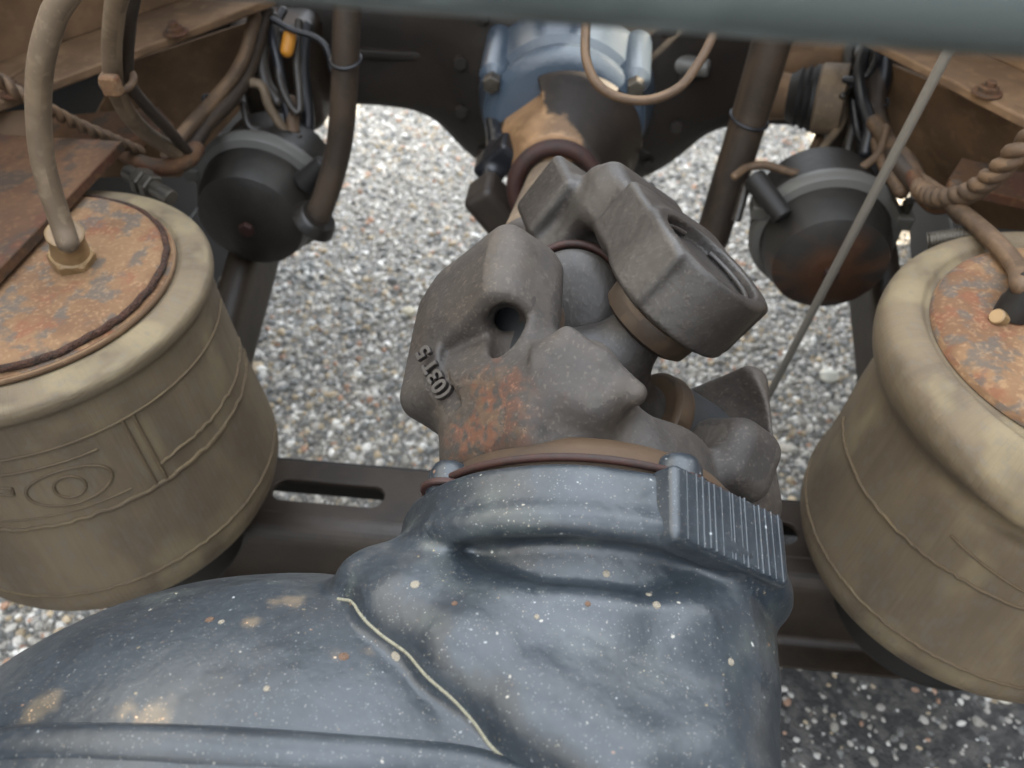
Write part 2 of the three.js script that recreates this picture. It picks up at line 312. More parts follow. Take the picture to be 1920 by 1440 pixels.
// ---------------------------------------------------------------- ground
const groundMap = (() => {
  const n = 1024, cells = 150, col = [];
  return texture(n, (u, v) => {
    const x = u * cells, y = v * cells, X = Math.floor(x), Y = Math.floor(y); let best = 9, bi = 0, bj = 0;
    for (let j = -1; j <= 1; j++) for (let i = -1; i <= 1; i++) { const cx = (X + i + cells) % cells, cy = (Y + j + cells) % cells, d = Math.hypot(X + i + 0.15 + 0.7 * h3(cx, cy, 5) - x, Y + j + 0.15 + 0.7 * h3(cx, cy, 6) - y) / (0.35 + 0.65 * h3(cx, cy, 8)); if (d < best) { best = d; bi = cx; bj = cy; } }
    const t = h3(bi, bj, 7), stone = t < 0.3 ? [0.24, 0.24, 0.23] : t < 0.55 ? [0.38, 0.36, 0.32] : t < 0.78 ? [0.52, 0.50, 0.46] : t < 0.88 ? [0.45, 0.37, 0.26] : [0.72, 0.70, 0.66];
    return mix([0.15, 0.142, 0.128], stone, clamp((0.62 - best) / 0.15) * (0.65 + 0.35 * h3(bi, bj, 3)));
  });
})();
M.ground = mat({ map: groundMap, bumpMap: bumpCast, bumpScale: 0.004, roughness: 0.85 }, 1.2);
{
  const g = new THREE.PlaneGeometry(240, 240, 1, 1); g.rotateX(-Math.PI / 2);
  const ground = structure('ground', boxUV(g, 1.2), M.ground);
}

// tarred patch under the near axle; truck shade also darkened into its colour
{
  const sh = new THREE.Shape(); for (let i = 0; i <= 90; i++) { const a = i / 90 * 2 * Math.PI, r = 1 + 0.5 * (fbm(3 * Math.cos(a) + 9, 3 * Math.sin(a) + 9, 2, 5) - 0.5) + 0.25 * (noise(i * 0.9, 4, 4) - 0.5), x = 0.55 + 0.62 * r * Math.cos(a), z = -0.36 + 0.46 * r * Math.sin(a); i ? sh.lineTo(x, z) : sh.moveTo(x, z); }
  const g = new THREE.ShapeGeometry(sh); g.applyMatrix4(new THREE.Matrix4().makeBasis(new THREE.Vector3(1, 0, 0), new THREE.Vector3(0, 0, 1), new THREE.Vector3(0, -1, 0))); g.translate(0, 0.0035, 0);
  structure('shaded_tar_patch', boxUV(g, 0.3), mat({ map: texture(256, (u, v) => mix([0.03, 0.03, 0.03], [0.085, 0.08, 0.075], step(0.35, 0.75, tfbm(u, v, 24, 161, 4)))), bumpMap: bumpCast, bumpScale: 0.004, roughness: 0.7 }, 0.3));
}
// stones pressed into the tarred surface
{
  const s = new THREE.IcosahedronGeometry(1, 1), p = s.attributes.position;
  for (let i = 0; i < p.count; i++) { const x = p.getX(i), y = p.getY(i), z = p.getZ(i), k = 1 + 0.5 * (noise(x * 1.7 + 5, y * 1.7 + 5, z * 1.7 + 5) - 0.5); p.setXYZ(i, x * k, y * k, z * k); }
  s.computeVertexNormals();
  const N = 110000, im = new THREE.InstancedMesh(s, new THREE.MeshStandardMaterial({ roughness: 0.32 }), N), m = new THREE.Matrix4(), q = new THREE.Quaternion(), c = new THREE.Color();
  for (let i = 0; i < N; i++) {
    const z = -0.25 - 4.2 * Math.pow(rnd(), 1.5), x = (rnd() - 0.5) * (2.2 - z * 0.75) - 0.08 + z * 0.1, r = 0.0026 + 0.0050 * Math.pow(rnd(), 2.2) + (rnd() < 0.012 ? 0.004 * rnd() : 0);
    q.setFromEuler(new THREE.Euler(rnd() * 6, rnd() * 6, rnd() * 6));
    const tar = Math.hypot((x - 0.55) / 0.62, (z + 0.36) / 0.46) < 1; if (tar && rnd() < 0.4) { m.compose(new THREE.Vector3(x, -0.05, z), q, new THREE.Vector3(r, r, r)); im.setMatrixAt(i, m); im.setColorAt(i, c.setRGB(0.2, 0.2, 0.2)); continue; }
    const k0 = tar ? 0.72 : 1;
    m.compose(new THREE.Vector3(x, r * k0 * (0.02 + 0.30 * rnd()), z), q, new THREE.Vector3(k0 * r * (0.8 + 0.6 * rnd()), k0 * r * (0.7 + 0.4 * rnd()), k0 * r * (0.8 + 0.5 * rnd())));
    im.setMatrixAt(i, m);
    const t = rnd(), b = (0.75 + 0.5 * rnd()) * (tar ? 0.7 : 1);  // stones on the dark patch are dimmed along with it
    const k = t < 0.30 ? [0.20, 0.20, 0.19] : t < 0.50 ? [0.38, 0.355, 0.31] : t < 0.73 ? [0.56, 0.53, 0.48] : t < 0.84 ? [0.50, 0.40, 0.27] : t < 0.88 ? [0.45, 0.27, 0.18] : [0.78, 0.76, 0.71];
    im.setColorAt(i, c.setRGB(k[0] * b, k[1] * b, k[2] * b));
  }
  im.name = 'gravel'; im.castShadow = im.receiveShadow = true;
  im.userData = { kind: 'stuff', label: 'small grey, white and tan stones pressed into the tarred yard', category: 'gravel' };
  scene.add(im);
  // loose stones that stand out
  const loose = [[[-0.6899, 0.008, -1.2521], 0.016, [0.42, 0.27, 0.18], 'orange pink stone lying on the gravel beside a dark round brake chamber'], [[-0.7432, 0.006, -1.2585], 0.011, [0.20, 0.17, 0.14], 'small brown stone next to the orange pink stone on the gravel'], [[0.5278, 0.008, -1.1221], 0.015, [0.62, 0.60, 0.52], 'white oval stone on the gravel between the thin rod and an air spring'], [[-0.3174, 0.008, -1.2312], 0.012, [0.66, 0.60, 0.46], 'pale cream stone on the gravel beside the brown cast yoke'], [[0.6527, 0.008, -0.5084], 0.012, [0.66, 0.62, 0.52], 'cream white stone on dark gravel below the sagging air spring'], [[0.4214, 0.007, -0.9287], 0.010, [0.6, 0.56, 0.48], 'white stone on gravel by the lower end of the thin rod']];
  loose.forEach(([p, r, k, label], i) => {
    const g = new THREE.IcosahedronGeometry(r, 3), a = g.attributes.position;
    for (let j = 0; j < a.count; j++) { const x = a.getX(j), y = a.getY(j), z = a.getZ(j), f = 1 + 0.6 * (fbm(x / r * 0.9 + i * 5 + 9, y / r * 0.9 + 9, z / r * 0.9 + 9, 2) - 0.5); a.setXYZ(j, p[0] + x * f * 1.2, p[1] + y * f * 0.75, p[2] + z * f * 0.95); }
    g.computeVertexNormals();
    const m = mat({ color: new THREE.Color().setRGB(...k), roughness: 0.6, bumpMap: bumpFine, bumpScale: 0.0005 }, 0.06);
    const o = mesh(numbered('stone'), B(g), m); o.userData = { label, category: 'stone' };
  });
}

// ---------------------------------------------------------------- rear axle: pinion line
const J = [0.045, 0.690, -0.3667];                       // centre of the universal joint
const lp = (u, v, w) => [J[0] + u, J[1] + 0.9781 * v + 0.2079 * w, J[2] + 0.2079 * v - 0.9781 * w];   // u right, v up, w along the pinion
const UX = [1, 0, 0], VX = [0, 0.9781, 0.2079], WX = [0, 0.2079, -0.9781];
const inUV = (c, s) => [c, 0.9781 * s, 0.2079 * s];      // unit vector across the pinion
const noiseAt = (s, o = 0) => (x, y, z) => fbm(x * s + 40 + o, y * s + 40, z * s + 40, 4);

// rear axle housing
{
  const axle = thing('axle_housing', 'big speckled blue-black cast axle housing with a round nose and ribbed pad', 'axle housing');
  const parts = [
    [1, 0, F.cyl(lp(0, 0.008, -0.118), lp(0, 0.008, -0.151), 0.103, 0.105, 0.006)],
    [1, 0.005, F.cyl(lp(0, 0, -0.14), lp(0, -0.010, -0.28), 0.092, 0.081, 0.008)],
    [1, 0.008, F.cyl(lp(-0.002, 0.005, -0.166), lp(-0.002, 0.000, -0.245), 0.096, 0.096, 0.010)],
    [1, 0.008, F.ring(lp(0, 0.008, -0.147), WX, 0.1010, 0.005)],
    [1, 0.05, F.cyl(lp(0.004, -0.03, -0.25), lp(-0.004, -0.03, -0.45), 0.088, 0.10, 0.03)],
    [1, 0.02, F.ball([-0.088, 0.600, -0.080], [0.205, 0.154, 0.154])],
    // flange bead that runs round the joint between dome and nose
    [1, 0.007, F.capsule([-0.0648, 0.7177, -0.1877], [-0.0419, 0.7278, -0.1697], 0.009, 0.0145)],
    [1, 0.007, F.capsule([-0.0419, 0.7278, -0.1697], [-0.0083, 0.7368, -0.1468], 0.0145, 0.0165)],
    [1, 0.007, F.capsule([-0.0083, 0.7368, -0.1468], [0.0252, 0.7368, -0.1283], 0.0165, 0.018)],
    [1, 0.007, F.capsule([0.0252, 0.7368, -0.1283], [0.0645, 0.7315, -0.1086], 0.018, 0.020)],
    [1, 0.010, F.capsule([0.066, 0.7171, -0.1156], [0.0927, 0.7077, -0.1032], 0.017, 0.02)],
    [1, 0.012, F.capsule([-0.0547, 0.7032, -0.1913], [-0.0295, 0.7104, -0.1756], 0.024, 0.030)],
    [1, 0.012, F.capsule([-0.0295, 0.7104, -0.1756], [0.0039, 0.716, -0.1563], 0.030, 0.032)],
    [1, 0.012, F.capsule([0.0039, 0.716, -0.1563], [0.0389, 0.7141, -0.1367], 0.032, 0.033)],
    [1, 0.012, F.capsule([0.0389, 0.7141, -0.1367], [0.0803, 0.7076, -0.116], 0.033, 0.036)],
    // side boss and ear on the far side
    [1, 0.02, F.capsule([0.0903, 0.7275, -0.1769], [0.1055, 0.7149, -0.1901], 0.011, 0.014)],
    [1, 0.03, F.capsule([0.1186, 0.6867, -0.2129], [0.1129, 0.6777, -0.1818], 0.022, 0.02)],
    [1, 0.03, F.capsule([0.0985, 0.6931, -0.1602], [0.0939, 0.6904, -0.1144], 0.03, 0.035)],
  ];
  const f0 = field(parts), f = (x, y, z) => { const d = f0(x, y, z); return Math.abs(d) > 0.006 ? d : d + 0.0009 * (fbm(x * 70, y * 70, z * 70, 2) - 0.5); };
  const g = surface([-0.48, 0.42, -0.30], [0.24, 0.80, 0.10], 0.0032, f);
  const scuffs = [[[-0.1194, 0.7515, -0.1029], 0.010], [[-0.1723, 0.7358, -0.1058], 0.010], [[-0.0572, 0.7344, -0.1371], 0.007], [[-0.0474, 0.7324, -0.1432], 0.006], [[-0.093, 0.7284, -0.1728], 0.010], [[-0.1325, 0.7514, -0.1057], 0.006], [[-0.102, 0.7329, -0.1507], 0.005]];
  tint(g, (x, y, z) => {
    let c = [1, 1, 1];
    const n = fbm(x * 45, y * 45, z * 45, 4);
    if (n > 0.6) c = mix(c, [1.9, 1.8, 1.5], step(0.6, 0.72, n) * 0.7);
    for (const [p, r] of scuffs) { const d = Math.hypot(x - p[0], y - p[1], z - p[2]) / r + 1.2 * (fbm(x * 150, y * 150, z * 150, 3) - 0.5); c = mix(c, [7, 4.2, 2.2], step(1, 0.5, d) * 0.5); }
    return c;
  });
  mesh('casting', g, M.paint, axle);
  // machined pad with saw marks
  const n = inUV(Math.cos(0.90), Math.sin(0.90)), t = inUV(-Math.sin(0.90), Math.cos(0.90));
  const pc = lp(0.0985 * Math.cos(0.90), 0.008 + 0.0985 * Math.sin(0.90), -0.1355);
  mesh('machined_pad', box(pc, [0.080, 0.016, 0.037], 0.004, [V3(t), V3(n), V3(t).cross(V3(n))]), M.paintPlain, axle);
  const pad = axle.children[axle.children.length - 1];
  for (let i = 0; i < 15; i++) {
    const s = -0.033 + i * 0.0046 + 0.0034 * (rnd() - 0.5), th = 0.0007 + 0.0022 * rnd() * rnd();
    mesh('saw_ridge', box([pc[0] + t[0] * s + n[0] * 0.0076, pc[1] + t[1] * s + n[1] * 0.0076, pc[2] + t[2] * s + n[2] * 0.0076], [th, 0.0012 + 0.0009 * rnd(), 0.0355 - 0.003 * rnd()], 0.0006, [V3(t), V3(n), V3(t).cross(V3(n))]), M.paintPlain, pad);
  }
  // bolts through the rim
  for (const [a, l] of [[2.52, 'rusty washer and painted bolt end'], [1.10, 'painted bolt end with an orange rusty washer']]) {
    const c = Math.cos(a) * 0.091, s = 0.008 + Math.sin(a) * 0.091;
    const b = mesh('bolt', lathe([[0, -0.01], [0.0115, -0.01], [0.0115, 0.008], [0.0095, 0.013], [0.005, 0.0155], [0, 0.016]], lp(c, s, -0.116), WX, 24), M.paintPlain, axle, l);
    mesh('washer', rod(lp(c, s, -0.1185), lp(c, s, -0.1150), 0.0145), M.rustRing, b);
  }
  // casting line: a thin bead of old sealant between dome and flange
  const bp = [[-0.0774, 0.7393, -0.1768], [-0.0651, 0.7362, -0.1679], [-0.0419, 0.7368, -0.1525], [-0.0199, 0.7422, -0.1374], [0.0039, 0.7371, -0.1248], [0.0265, 0.7295, -0.1153], [0.0441, 0.7269, -0.106]];
  const bc = new THREE.CatmullRomCurve3(bp.map(V3)), bpts = []; for (let i = 0; i <= 60; i++) bpts.push(snap(bc.getPoint(i / 60).toArray(), f)[0]);
  const bm = mat({ color: new THREE.Color().setRGB(0.17, 0.16, 0.115), roughness: 0.9, bumpMap: bumpCast, bumpScale: 0.002 }, 0.1);
  mesh('sealant_bead', tube(bpts, 0.0008, 200, 8), bm, axle, 'thin cream line of old sealant');
  // chips and blisters in the paint
  const chip = mat({ color: new THREE.Color().setRGB(0.20, 0.175, 0.135), roughness: 0.85, bumpMap: bumpCast, bumpScale: 0.001 }, 0.03), chipRust = mat({ color: new THREE.Color().setRGB(0.10, 0.058, 0.036), roughness: 0.9, bumpMap: bumpCast, bumpScale: 0.001 }, 0.03);
  for (const [p, r, m] of [[[-0.0335, 0.7291, -0.1442], 0.0028, chip], [[0.0748, 0.7446, -0.174], 0.0020, chip], [[-0.0308, 0.7293, -0.1717], 0.0024, chip], [[0.0535, 0.7468, -0.1882], 0.0019, chip], [[0.0448, 0.7438, -0.17], 0.0014, chipRust], [[0.072, 0.7466, -0.1828], 0.0016, chip], [[-0.121, 0.727, -0.15], 0.0022, chipRust], [[-0.0567, 0.7343, -0.137], 0.0026, chipRust], [[-0.008, 0.7362, -0.1569], 0.0015, chipRust], [[0.0224, 0.7407, -0.1603], 0.0013, chip], [[0.1055, 0.7272, -0.1597], 0.0018, chip], [[-0.1147, 0.7276, -0.1483], 0.0016, chip], [[-0.0804, 0.7491, -0.1195], 0.0015, chip]]) {
    const [q, n2] = snap(p, f); mesh('paint_chip', lathe([[0, -0.0006], [r, -0.0006], [r * 0.85, 0.0003], [r * 0.4, 0.0006], [0, 0.0005]], q, n2, 12), m, axle);
  }
  // rim of the rear cover
  const rp = [[-0.235, 0.7459, -0.093], [-0.1758, 0.7509, -0.0938], [-0.1095, 0.7609, -0.095], [-0.0511, 0.7583, -0.0987], [0.007, 0.7427, -0.1031], [0.0484, 0.7268, -0.1036]].map((p) => { const [q, g2] = snap(p, f); return q.map((v, i) => v - g2[i] * 0.0045); });
  mesh('cover_rim', tube(rp, 0.0085, 120, 14), M.paintPlain, axle);
}

// pinion yoke
const E1 = inUV(-0.75, 0.661), P1 = inUV(0.661, 0.75);   // towards the upper ear, and across it
const ep = (e, p, w) => lp(-0.75 * e + 0.661 * p, 0.661 * e + 0.75 * p, w);
{
  const yoke = thing('pinion_yoke', 'dusty brown cast yoke with rust patches and raised casting numbers on the axle nose', 'yoke');
  const EA = [E1, P1, WX];
  const tC = [-0.0492, 0.7387, -0.3143], tN = V3(E1).multiplyScalar(0.75).add(new THREE.Vector3(0.05, 0.5, 0.5)).normalize(), tX = V3([-0.0594, 0.7482, -0.3227]).sub(V3([-0.0376, 0.7287, -0.3054])); tX.addScaledVector(tN, -tX.dot(tN)).normalize(); const tY = new THREE.Vector3().crossVectors(tN, tX), along2 = (p, v, s) => [p[0] + v.x * s, p[1] + v.y * s, p[2] + v.z * s];
  const slab = (a, b, c, d, h) => {
    const A = V3(a), Bq = V3(b), m = A.clone().add(Bq).multiplyScalar(0.5), q = V3(c).add(V3(d)).multiplyScalar(0.5), X = Bq.clone().sub(A), L = X.length(); X.normalize(); const Y = q.clone().sub(m); Y.addScaledVector(X, -Y.dot(X)); const H = Y.length(); Y.normalize();
    return F.box(m.add(q).multiplyScalar(0.5).toArray(), [L / 2 + 0.004, H / 2, h], h * 0.95, [X.toArray(), Y.toArray(), new THREE.Vector3().crossVectors(X, Y).toArray()]);
  };
  const wedge = (a, b, c, deep) => {
    const A = V3(a), X = V3(b).sub(A), L = X.length(); X.normalize(); const Y0 = V3(c).sub(A), n0 = new THREE.Vector3().crossVectors(X, Y0).normalize(); if (n0.y < 0) n0.negate();
    A.addScaledVector(n0, -deep); const Y = V3(c).sub(A); Y.addScaledVector(X, -Y.dot(X)); const H = Y.length(); Y.normalize(); const n = new THREE.Vector3().crossVectors(X, Y); if (n.y < 0) n.negate();
    const o = A.addScaledVector(X, L / 2).addScaledVector(Y, H / 2).addScaledVector(n, 0.02);
    return F.box(o.toArray(), [L / 2, H / 2, 0.02], 0.003, [X.toArray(), Y.toArray(), n.toArray()]);
  };
  const parts = [
    [1, 0, F.cyl(lp(0, 0.004, -0.093), lp(0, 0.004, -0.05), 0.078, 0.070, 0.006)],
    [1, 0.03, F.box(ep(-0.006, 0.008, -0.072), [0.094, 0.042, 0.020], 0.016, EA)],
    [1, 0.03, F.box(ep(0.084, -0.012, -0.006), [0.026, 0.052, 0.048], 0.015, EA)],
    [1, 0.03, F.box(ep(0.045, 0.0, -0.080), [0.036, 0.026, 0.028], 0.016, EA)],
    [1, 0.02, F.box(ep(0.088, -0.004, 0.022), [0.020, 0.036, 0.028], 0.009, EA)],
    [1, 0.03, F.box(ep(-0.104, 0.012, -0.014), [0.018, 0.048, 0.058], 0.012, EA)],
    [1, 0.02, F.capsule(ep(-0.085, 0.03, -0.072), ep(-0.120, 0.028, -0.062), 0.020, 0.021)],
    // raised part beside the joint, before the hollow is cut
    [1, 0.03, F.capsule([0.0424, 0.7527, -0.3002], [0.0294, 0.7448, -0.2784], 0.022, 0.026)],
    // room for the cross and the bearing, concave inner face of the lower ear
    [-1, 0.005, F.ball(J, [0.066, 0.066, 0.066])],
    [-1, 0.004, F.capsule(ep(0, 0.03, 0.0), ep(-0.055, 0.040, -0.010), 0.060)],
    [-1, 0.012, F.capsule(ep(-0.02, 0.01, 0.03), ep(-0.02, 0.08, 0.03), 0.078)],
    [-1, 0.005, F.capsule([0.0723, 0.7518, -0.3161], [0.1078, 0.7112, -0.3359], 0.030, 0.032)],
    // lip of the lug, hollow under it
    [-1, 0.018, F.capsule([0.0298, 0.7698, -0.25], [0.0618, 0.7604, -0.2639], 0.009, 0.010)],
    [1, 0.016, slab([0.0279, 0.7814, -0.3042], [0.0629, 0.7708, -0.2773], [0.0404, 0.7604, -0.2617], [0.0063, 0.7641, -0.2931], 0.0105)],
    [-1, 0.003, F.capsule(ep(0, 0.03, 0.0), ep(-0.055, 0.042, -0.012), 0.0605)],
    [1, 0.005, F.capsule([0.0273, 0.7831, -0.303], [0.0458, 0.7781, -0.2899], 0.0055, 0.006)],
    [1, 0.005, F.capsule([0.0458, 0.7781, -0.2899], [0.0634, 0.7708, -0.2773], 0.006, 0.0065)],
    [1, 0.010, F.box([0.1305, 0.6865, -0.3105], [0.021, 0.026, 0.023], 0.014, [[0.8, -0.6, 0], [0.5, 0.67, 0.55], [-0.33, -0.44, 0.83]])],
    // cast pocket on the upper ear: deep at its upper edge, running out downwards
    [-1, 0.004, wedge([-0.0514, 0.7481, -0.3306], [0.0025, 0.7839, -0.3324], [-0.0147, 0.7628, -0.2782], 0.013)],
    [-1, 0.006, F.capsule([-0.0082, 0.7613, -0.3371], [0, 0.75, -0.3053], 0.0115, 0.0125)],
    [-1, 0.003, F.box(along2(tC, tN, 0.0045), [0.029, 0.0080, 0.0065], 0.002, [tX, tY, tN].map((v) => v.toArray()))],
    [-1, 0.003, F.capsule([-0.0058, 0.7923, -0.3059], [-0.0114, 0.7388, -0.3653], 0.0074)],
  ];
  const f0 = field(parts), f = (x, y, z) => { const d = f0(x, y, z); return Math.abs(d) > 0.006 ? d : d + 0.0004 * (fbm(x * 110, y * 110, z * 110, 2) - 0.5) + 0.0008 * (noise(x * 30 + 3, y * 30, z * 30) - 0.5); };
  const g = surface([-0.12, 0.53, -0.46], [0.21, 0.83, -0.20], 0.0022, f);
  const rust = [[[-0.0096, 0.7573, -0.2704], 0.034], [[-0.0263, 0.738, -0.2634], 0.030], [[-0.0369, 0.7319, -0.2562], 0.024], [[0.0127, 0.7554, -0.2707], 0.016], [[-0.0536, 0.7571, -0.294], 0.02]];
  tint(g, (x, y, z) => {
    const a = fbm(x * 30 + 9, y * 30, z * 30, 4), b = fbm(x * 160, y * 160, z * 160, 3);
    let c = mix([0.9, 0.9, 0.92], [1.15, 1.08, 1.0], step(0.35, 0.65, a)), r = 0;
    for (const [p, s] of rust) { const d = Math.hypot(x - p[0], y - p[1], z - p[2]) / s + 1.3 * (fbm(x * 70, y * 70, z * 70, 4) - 0.5) + 0.4 * (b - 0.5); r = Math.max(r, step(1.0, 0.5, d)); }
    return mix(c, mix([2.9, 1.3, 0.7], [2.2, 1.5, 0.9], step(0.4, 0.6, b)), r * 0.7 * step(0.36, 0.5, fbm(x * 260, y * 260, z * 260, 2)));
  });
  mesh('casting', g, M.cast, yoke);
  const font = await new FontLoader().loadAsync('fonts/droid/droid_sans_bold.typeface.json');
  const tg = new TextGeometry('(03T 5', { font, size: 0.0095, depth: 0.003, curveSegments: 4, bevelEnabled: true, bevelSize: 0.0003, bevelThickness: 0.0004, bevelSegments: 1 });
  tg.computeBoundingBox(); tg.translate(-tg.boundingBox.max.x / 2, -0.0045, 0);
  const m4 = new THREE.Matrix4().makeBasis(tX, tY, tN); m4.setPosition(V3(along2(tC, tN, -0.0022)));
  mesh('casting_numbers', B(tg.applyMatrix4(m4)), M.castGrey, yoke, 'raised casting numbers');
  // dust shield between yoke and axle nose
  mesh('dust_shield', lathe([[0.05, -0.004], [0.092, -0.004], [0.0935, 0.002], [0.089, 0.010], [0.083, 0.018], [0.076, 0.022], [0.05, 0.024]], lp(0, 0.007, -0.112), WX, 72), M.sealBrown, yoke);
  mesh('seal_ring', torus(lp(0, 0.008, -0.1125), WX, 0.0955, 0.0021, 96), M.rustRing, yoke, 'thin orange rusty ring');
}

// universal joint cross
const T2 = [0.578, 0.787, -0.213];
const along = (o, d, s) => [o[0] + d[0] * s, o[1] + d[1] * s, o[2] + d[2] * s];
{
  const uj = thing('universal_joint', 'grey cross of the universal joint seated between the two yokes', 'universal joint');
  const parts = [[1, 0, F.ball(J, [0.031, 0.031, 0.031])]];
  for (const d of [E1, E1.map((v) => -v), T2, T2.map((v) => -v)]) parts.push([1, 0.02, F.cyl(along(J, d, 0.01), along(J, d, 0.068), 0.021, 0.018, 0.003)]);
  mesh('cross', surface([J[0] - 0.09, J[1] - 0.09, J[2] - 0.09], [J[0] + 0.09, J[1] + 0.09, J[2] + 0.09], 0.003, field(parts)), M.castGrey, uj);
  const cup = (d, r0, r1) => {
    const c = mesh('bearing_cup', lathe([[0, r0 + 0.012], [0.029, r0 + 0.012], [0.0305, r0 + 0.014], [0.0305, r1 - 0.002], [0.029, r1], [0, r1]], J, d, 56), M.seal, uj);
    mesh('seal', lathe([[0, r0], [0.0275, r0], [0.0315, r0 + 0.003], [0.0325, r0 + 0.012], [0.0315, r0 + 0.0155], [0.029, r0 + 0.017], [0, r0 + 0.017]], J, d, 56), M.sealBrown, c);
  };
  const sd = mesh('seal_disc', lathe([[0, -0.004], [0.033, -0.004], [0.0345, 0.0], [0.031, 0.004], [0.020, 0.006], [0, 0.006]], [0.0274, 0.7137, -0.4223], [-0.1, 0.55, 0.6], 48), M.castGrey, uj, 'grey-blue grease seal disc');
  mesh('rust_ring', torus([0.0273, 0.7116, -0.4273], [-0.1, 0.55, 0.6], 0.037, 0.0028, 64, 10), M.rustRing, sd, 'orange rusty ring');
  cup(T2, 0.050, 0.098); cup(T2.map((v) => -v), 0.050, 0.098); cup(E1.map((v) => -v), 0.052, 0.115); cup(E1, 0.052, 0.08);
}

// drive shaft with its round-eared yoke
{
  const ds = thing('drive_shaft', 'grey steel drive shaft with a heavy square-edged yoke ear tilted up', 'drive shaft');
  const hub = [0.0155, 0.7046, -0.5044], N2 = V3(T2), toHub = V3(hub).sub(V3(J)); const S1 = toHub.clone().addScaledVector(N2, -toHub.dot(N2)).normalize(), Q1 = new THREE.Vector3().crossVectors(N2, S1);
  const EA = [T2, S1.toArray(), Q1.toArray()], c0 = along(J, T2, 0.094), at2 = (t, s, q) => { const p = V3(J).addScaledVector(N2, t).addScaledVector(S1, s).addScaledVector(Q1, q); return p.toArray(); };
  const parts = [
    [1, 0, F.cyl(along(J, T2, 0.070), along(J, T2, 0.112), 0.046, 0.044, 0.003)],
    [1, 0.004, F.box(at2(0.091, 0.016, 0), [0.020, 0.043, 0.042], 0.004, EA)],
    [1, 0.012, F.box(at2(0.085, 0.072, 0), [0.020, 0.035, 0.034], 0.008, EA)],
    [1, 0.02, F.box(at2(0.05, 0.105, 0), [0.045, 0.018, 0.034], 0.010, EA)],
    [1, 0.02, F.cyl(at2(0, 0.098, 0), at2(-0.01, 0.16, 0), 0.044, 0.040, 0.006)],
    [1, 0.02, F.box(at2(-0.06, 0.095, 0), [0.05, 0.02, 0.034], 0.012, EA)],
    [1, 0.006, F.box(at2(-0.09, 0.03, 0), [0.022, 0.075, 0.042], 0.008, EA)],
    [1, 0.008, F.box([0.0144, 0.7433, -0.4934], [0.026, 0.022, 0.020], 0.006, EA)],
    [-1, 0.002, F.cyl(along(J, T2, 0.104), along(J, T2, 0.13), 0.035, 0.035, 0.001)],
    [-1, 0.004, F.cyl(along(J, T2, -0.14), along(J, T2, 0.098), 0.031, 0.031, 0.001)],
    [-1, 0.012, F.ball(J, [0.068, 0.068, 0.068])],
  ];
  const f0 = field(parts), f = (x, y, z) => { const d = f0(x, y, z); return Math.abs(d) > 0.006 ? d : d + 0.0003 * (fbm(x * 160, y * 160, z * 160, 2) - 0.5); };
  mesh('shaft_yoke', surface([-0.10, 0.52, -0.60], [0.20, 0.86, -0.28], 0.0024, f), M.castGrey, ds);
  mesh('snap_ring', torus(along(J, T2, 0.1065), T2, 0.032, 0.0018, 48, 8, 5.6), M.castGrey, ds);
  const far = [-0.0025, 0.5747, -0.7985];
  mesh('shaft_tube', rod(at2(-0.005, 0.15, 0), far, 0.034, 0.036, 40), M.hose, ds);
  mesh('dust_ring', torus(far, [0.05, 0.25, 1], 0.048, 0.010, 64), M.rustRing, ds, 'rusty brown ring at the far end of the shaft');
}
// ---------------------------------------------------------------- front drive axle, far side of the shaft
{
  const ax = thing('drive_axle', 'dark grimy drive axle with a round banjo bowl spanning behind the driveshaft', 'axle');
  const f = field([
    [1, 0, F.ball([0.0, 0.552, -1.22], [0.245, 0.210, 0.16])],
    [1, 0.06, F.box([0, 0.585, -1.24], [0.95, 0.065, 0.075], 0.02)],
    [1, 0.05, F.box([0, 0.56, -1.24], [0.45, 0.075, 0.075], 0.02)],
  ]);
  mesh('housing', surface([-0.98, 0.32, -1.42], [0.98, 0.80, -1.05], 0.009, f), M.axleDark, ax);
  for (let i = 0; i < 14; i++) { const a = i / 14 * 6.283 + 0.2, p = [0.165 * Math.cos(a), 0.552 + 0.165 * Math.sin(a), -1.115]; mesh('bolt', hex(p, [p[0], p[1], p[2] + 0.022], 0.0105), M.axleDark, ax); }
  mesh('reinforcing_rib', box([-0.2743, 0.5818, -1.155], [0.26, 0.012, 0.03], 0.004), M.axleDark, ax);
}
{
  const c = thing('differential_carrier', 'shiny blue-black differential carrier nose in front of the far axle', 'differential');
  const o = [-0.005, 0.552, -1.10];
  mesh('body', lathe([[0, -0.02], [0.128, -0.02], [0.127, 0.02], [0.123, 0.03], [0.118, 0.055], [0.112, 0.085], [0.1, 0.092], [0.101, 0.1], [0.106, 0.104], [0.106, 0.116], [0.098, 0.124], [0.085, 0.128], [0, 0.128]], o, [0, 0.06, 1], 72), M.carrier, c);
  for (const [a, l] of [[2.45], [0.72]]) { const p = [o[0] + 0.122 * Math.cos(a), o[1] + 0.122 * Math.sin(a)]; mesh('lug', rod([p[0], p[1], -1.12], [p[0] * 1.0, p[1] - 0.01, -0.985], 0.023, 0.019, 24, 0.4), M.carrier, c); mesh('lug_bolt', hex([p[0], p[1] - 0.01, -0.99], [p[0], p[1] - 0.011, -0.968], 0.012), M.bolt, c); }
  mesh('breather_tube', rod([0.1101, 0.6001, -1.1203], [0.193, 0.5998, -1.1003], 0.018, 0.012), M.steelBlue, c);
}
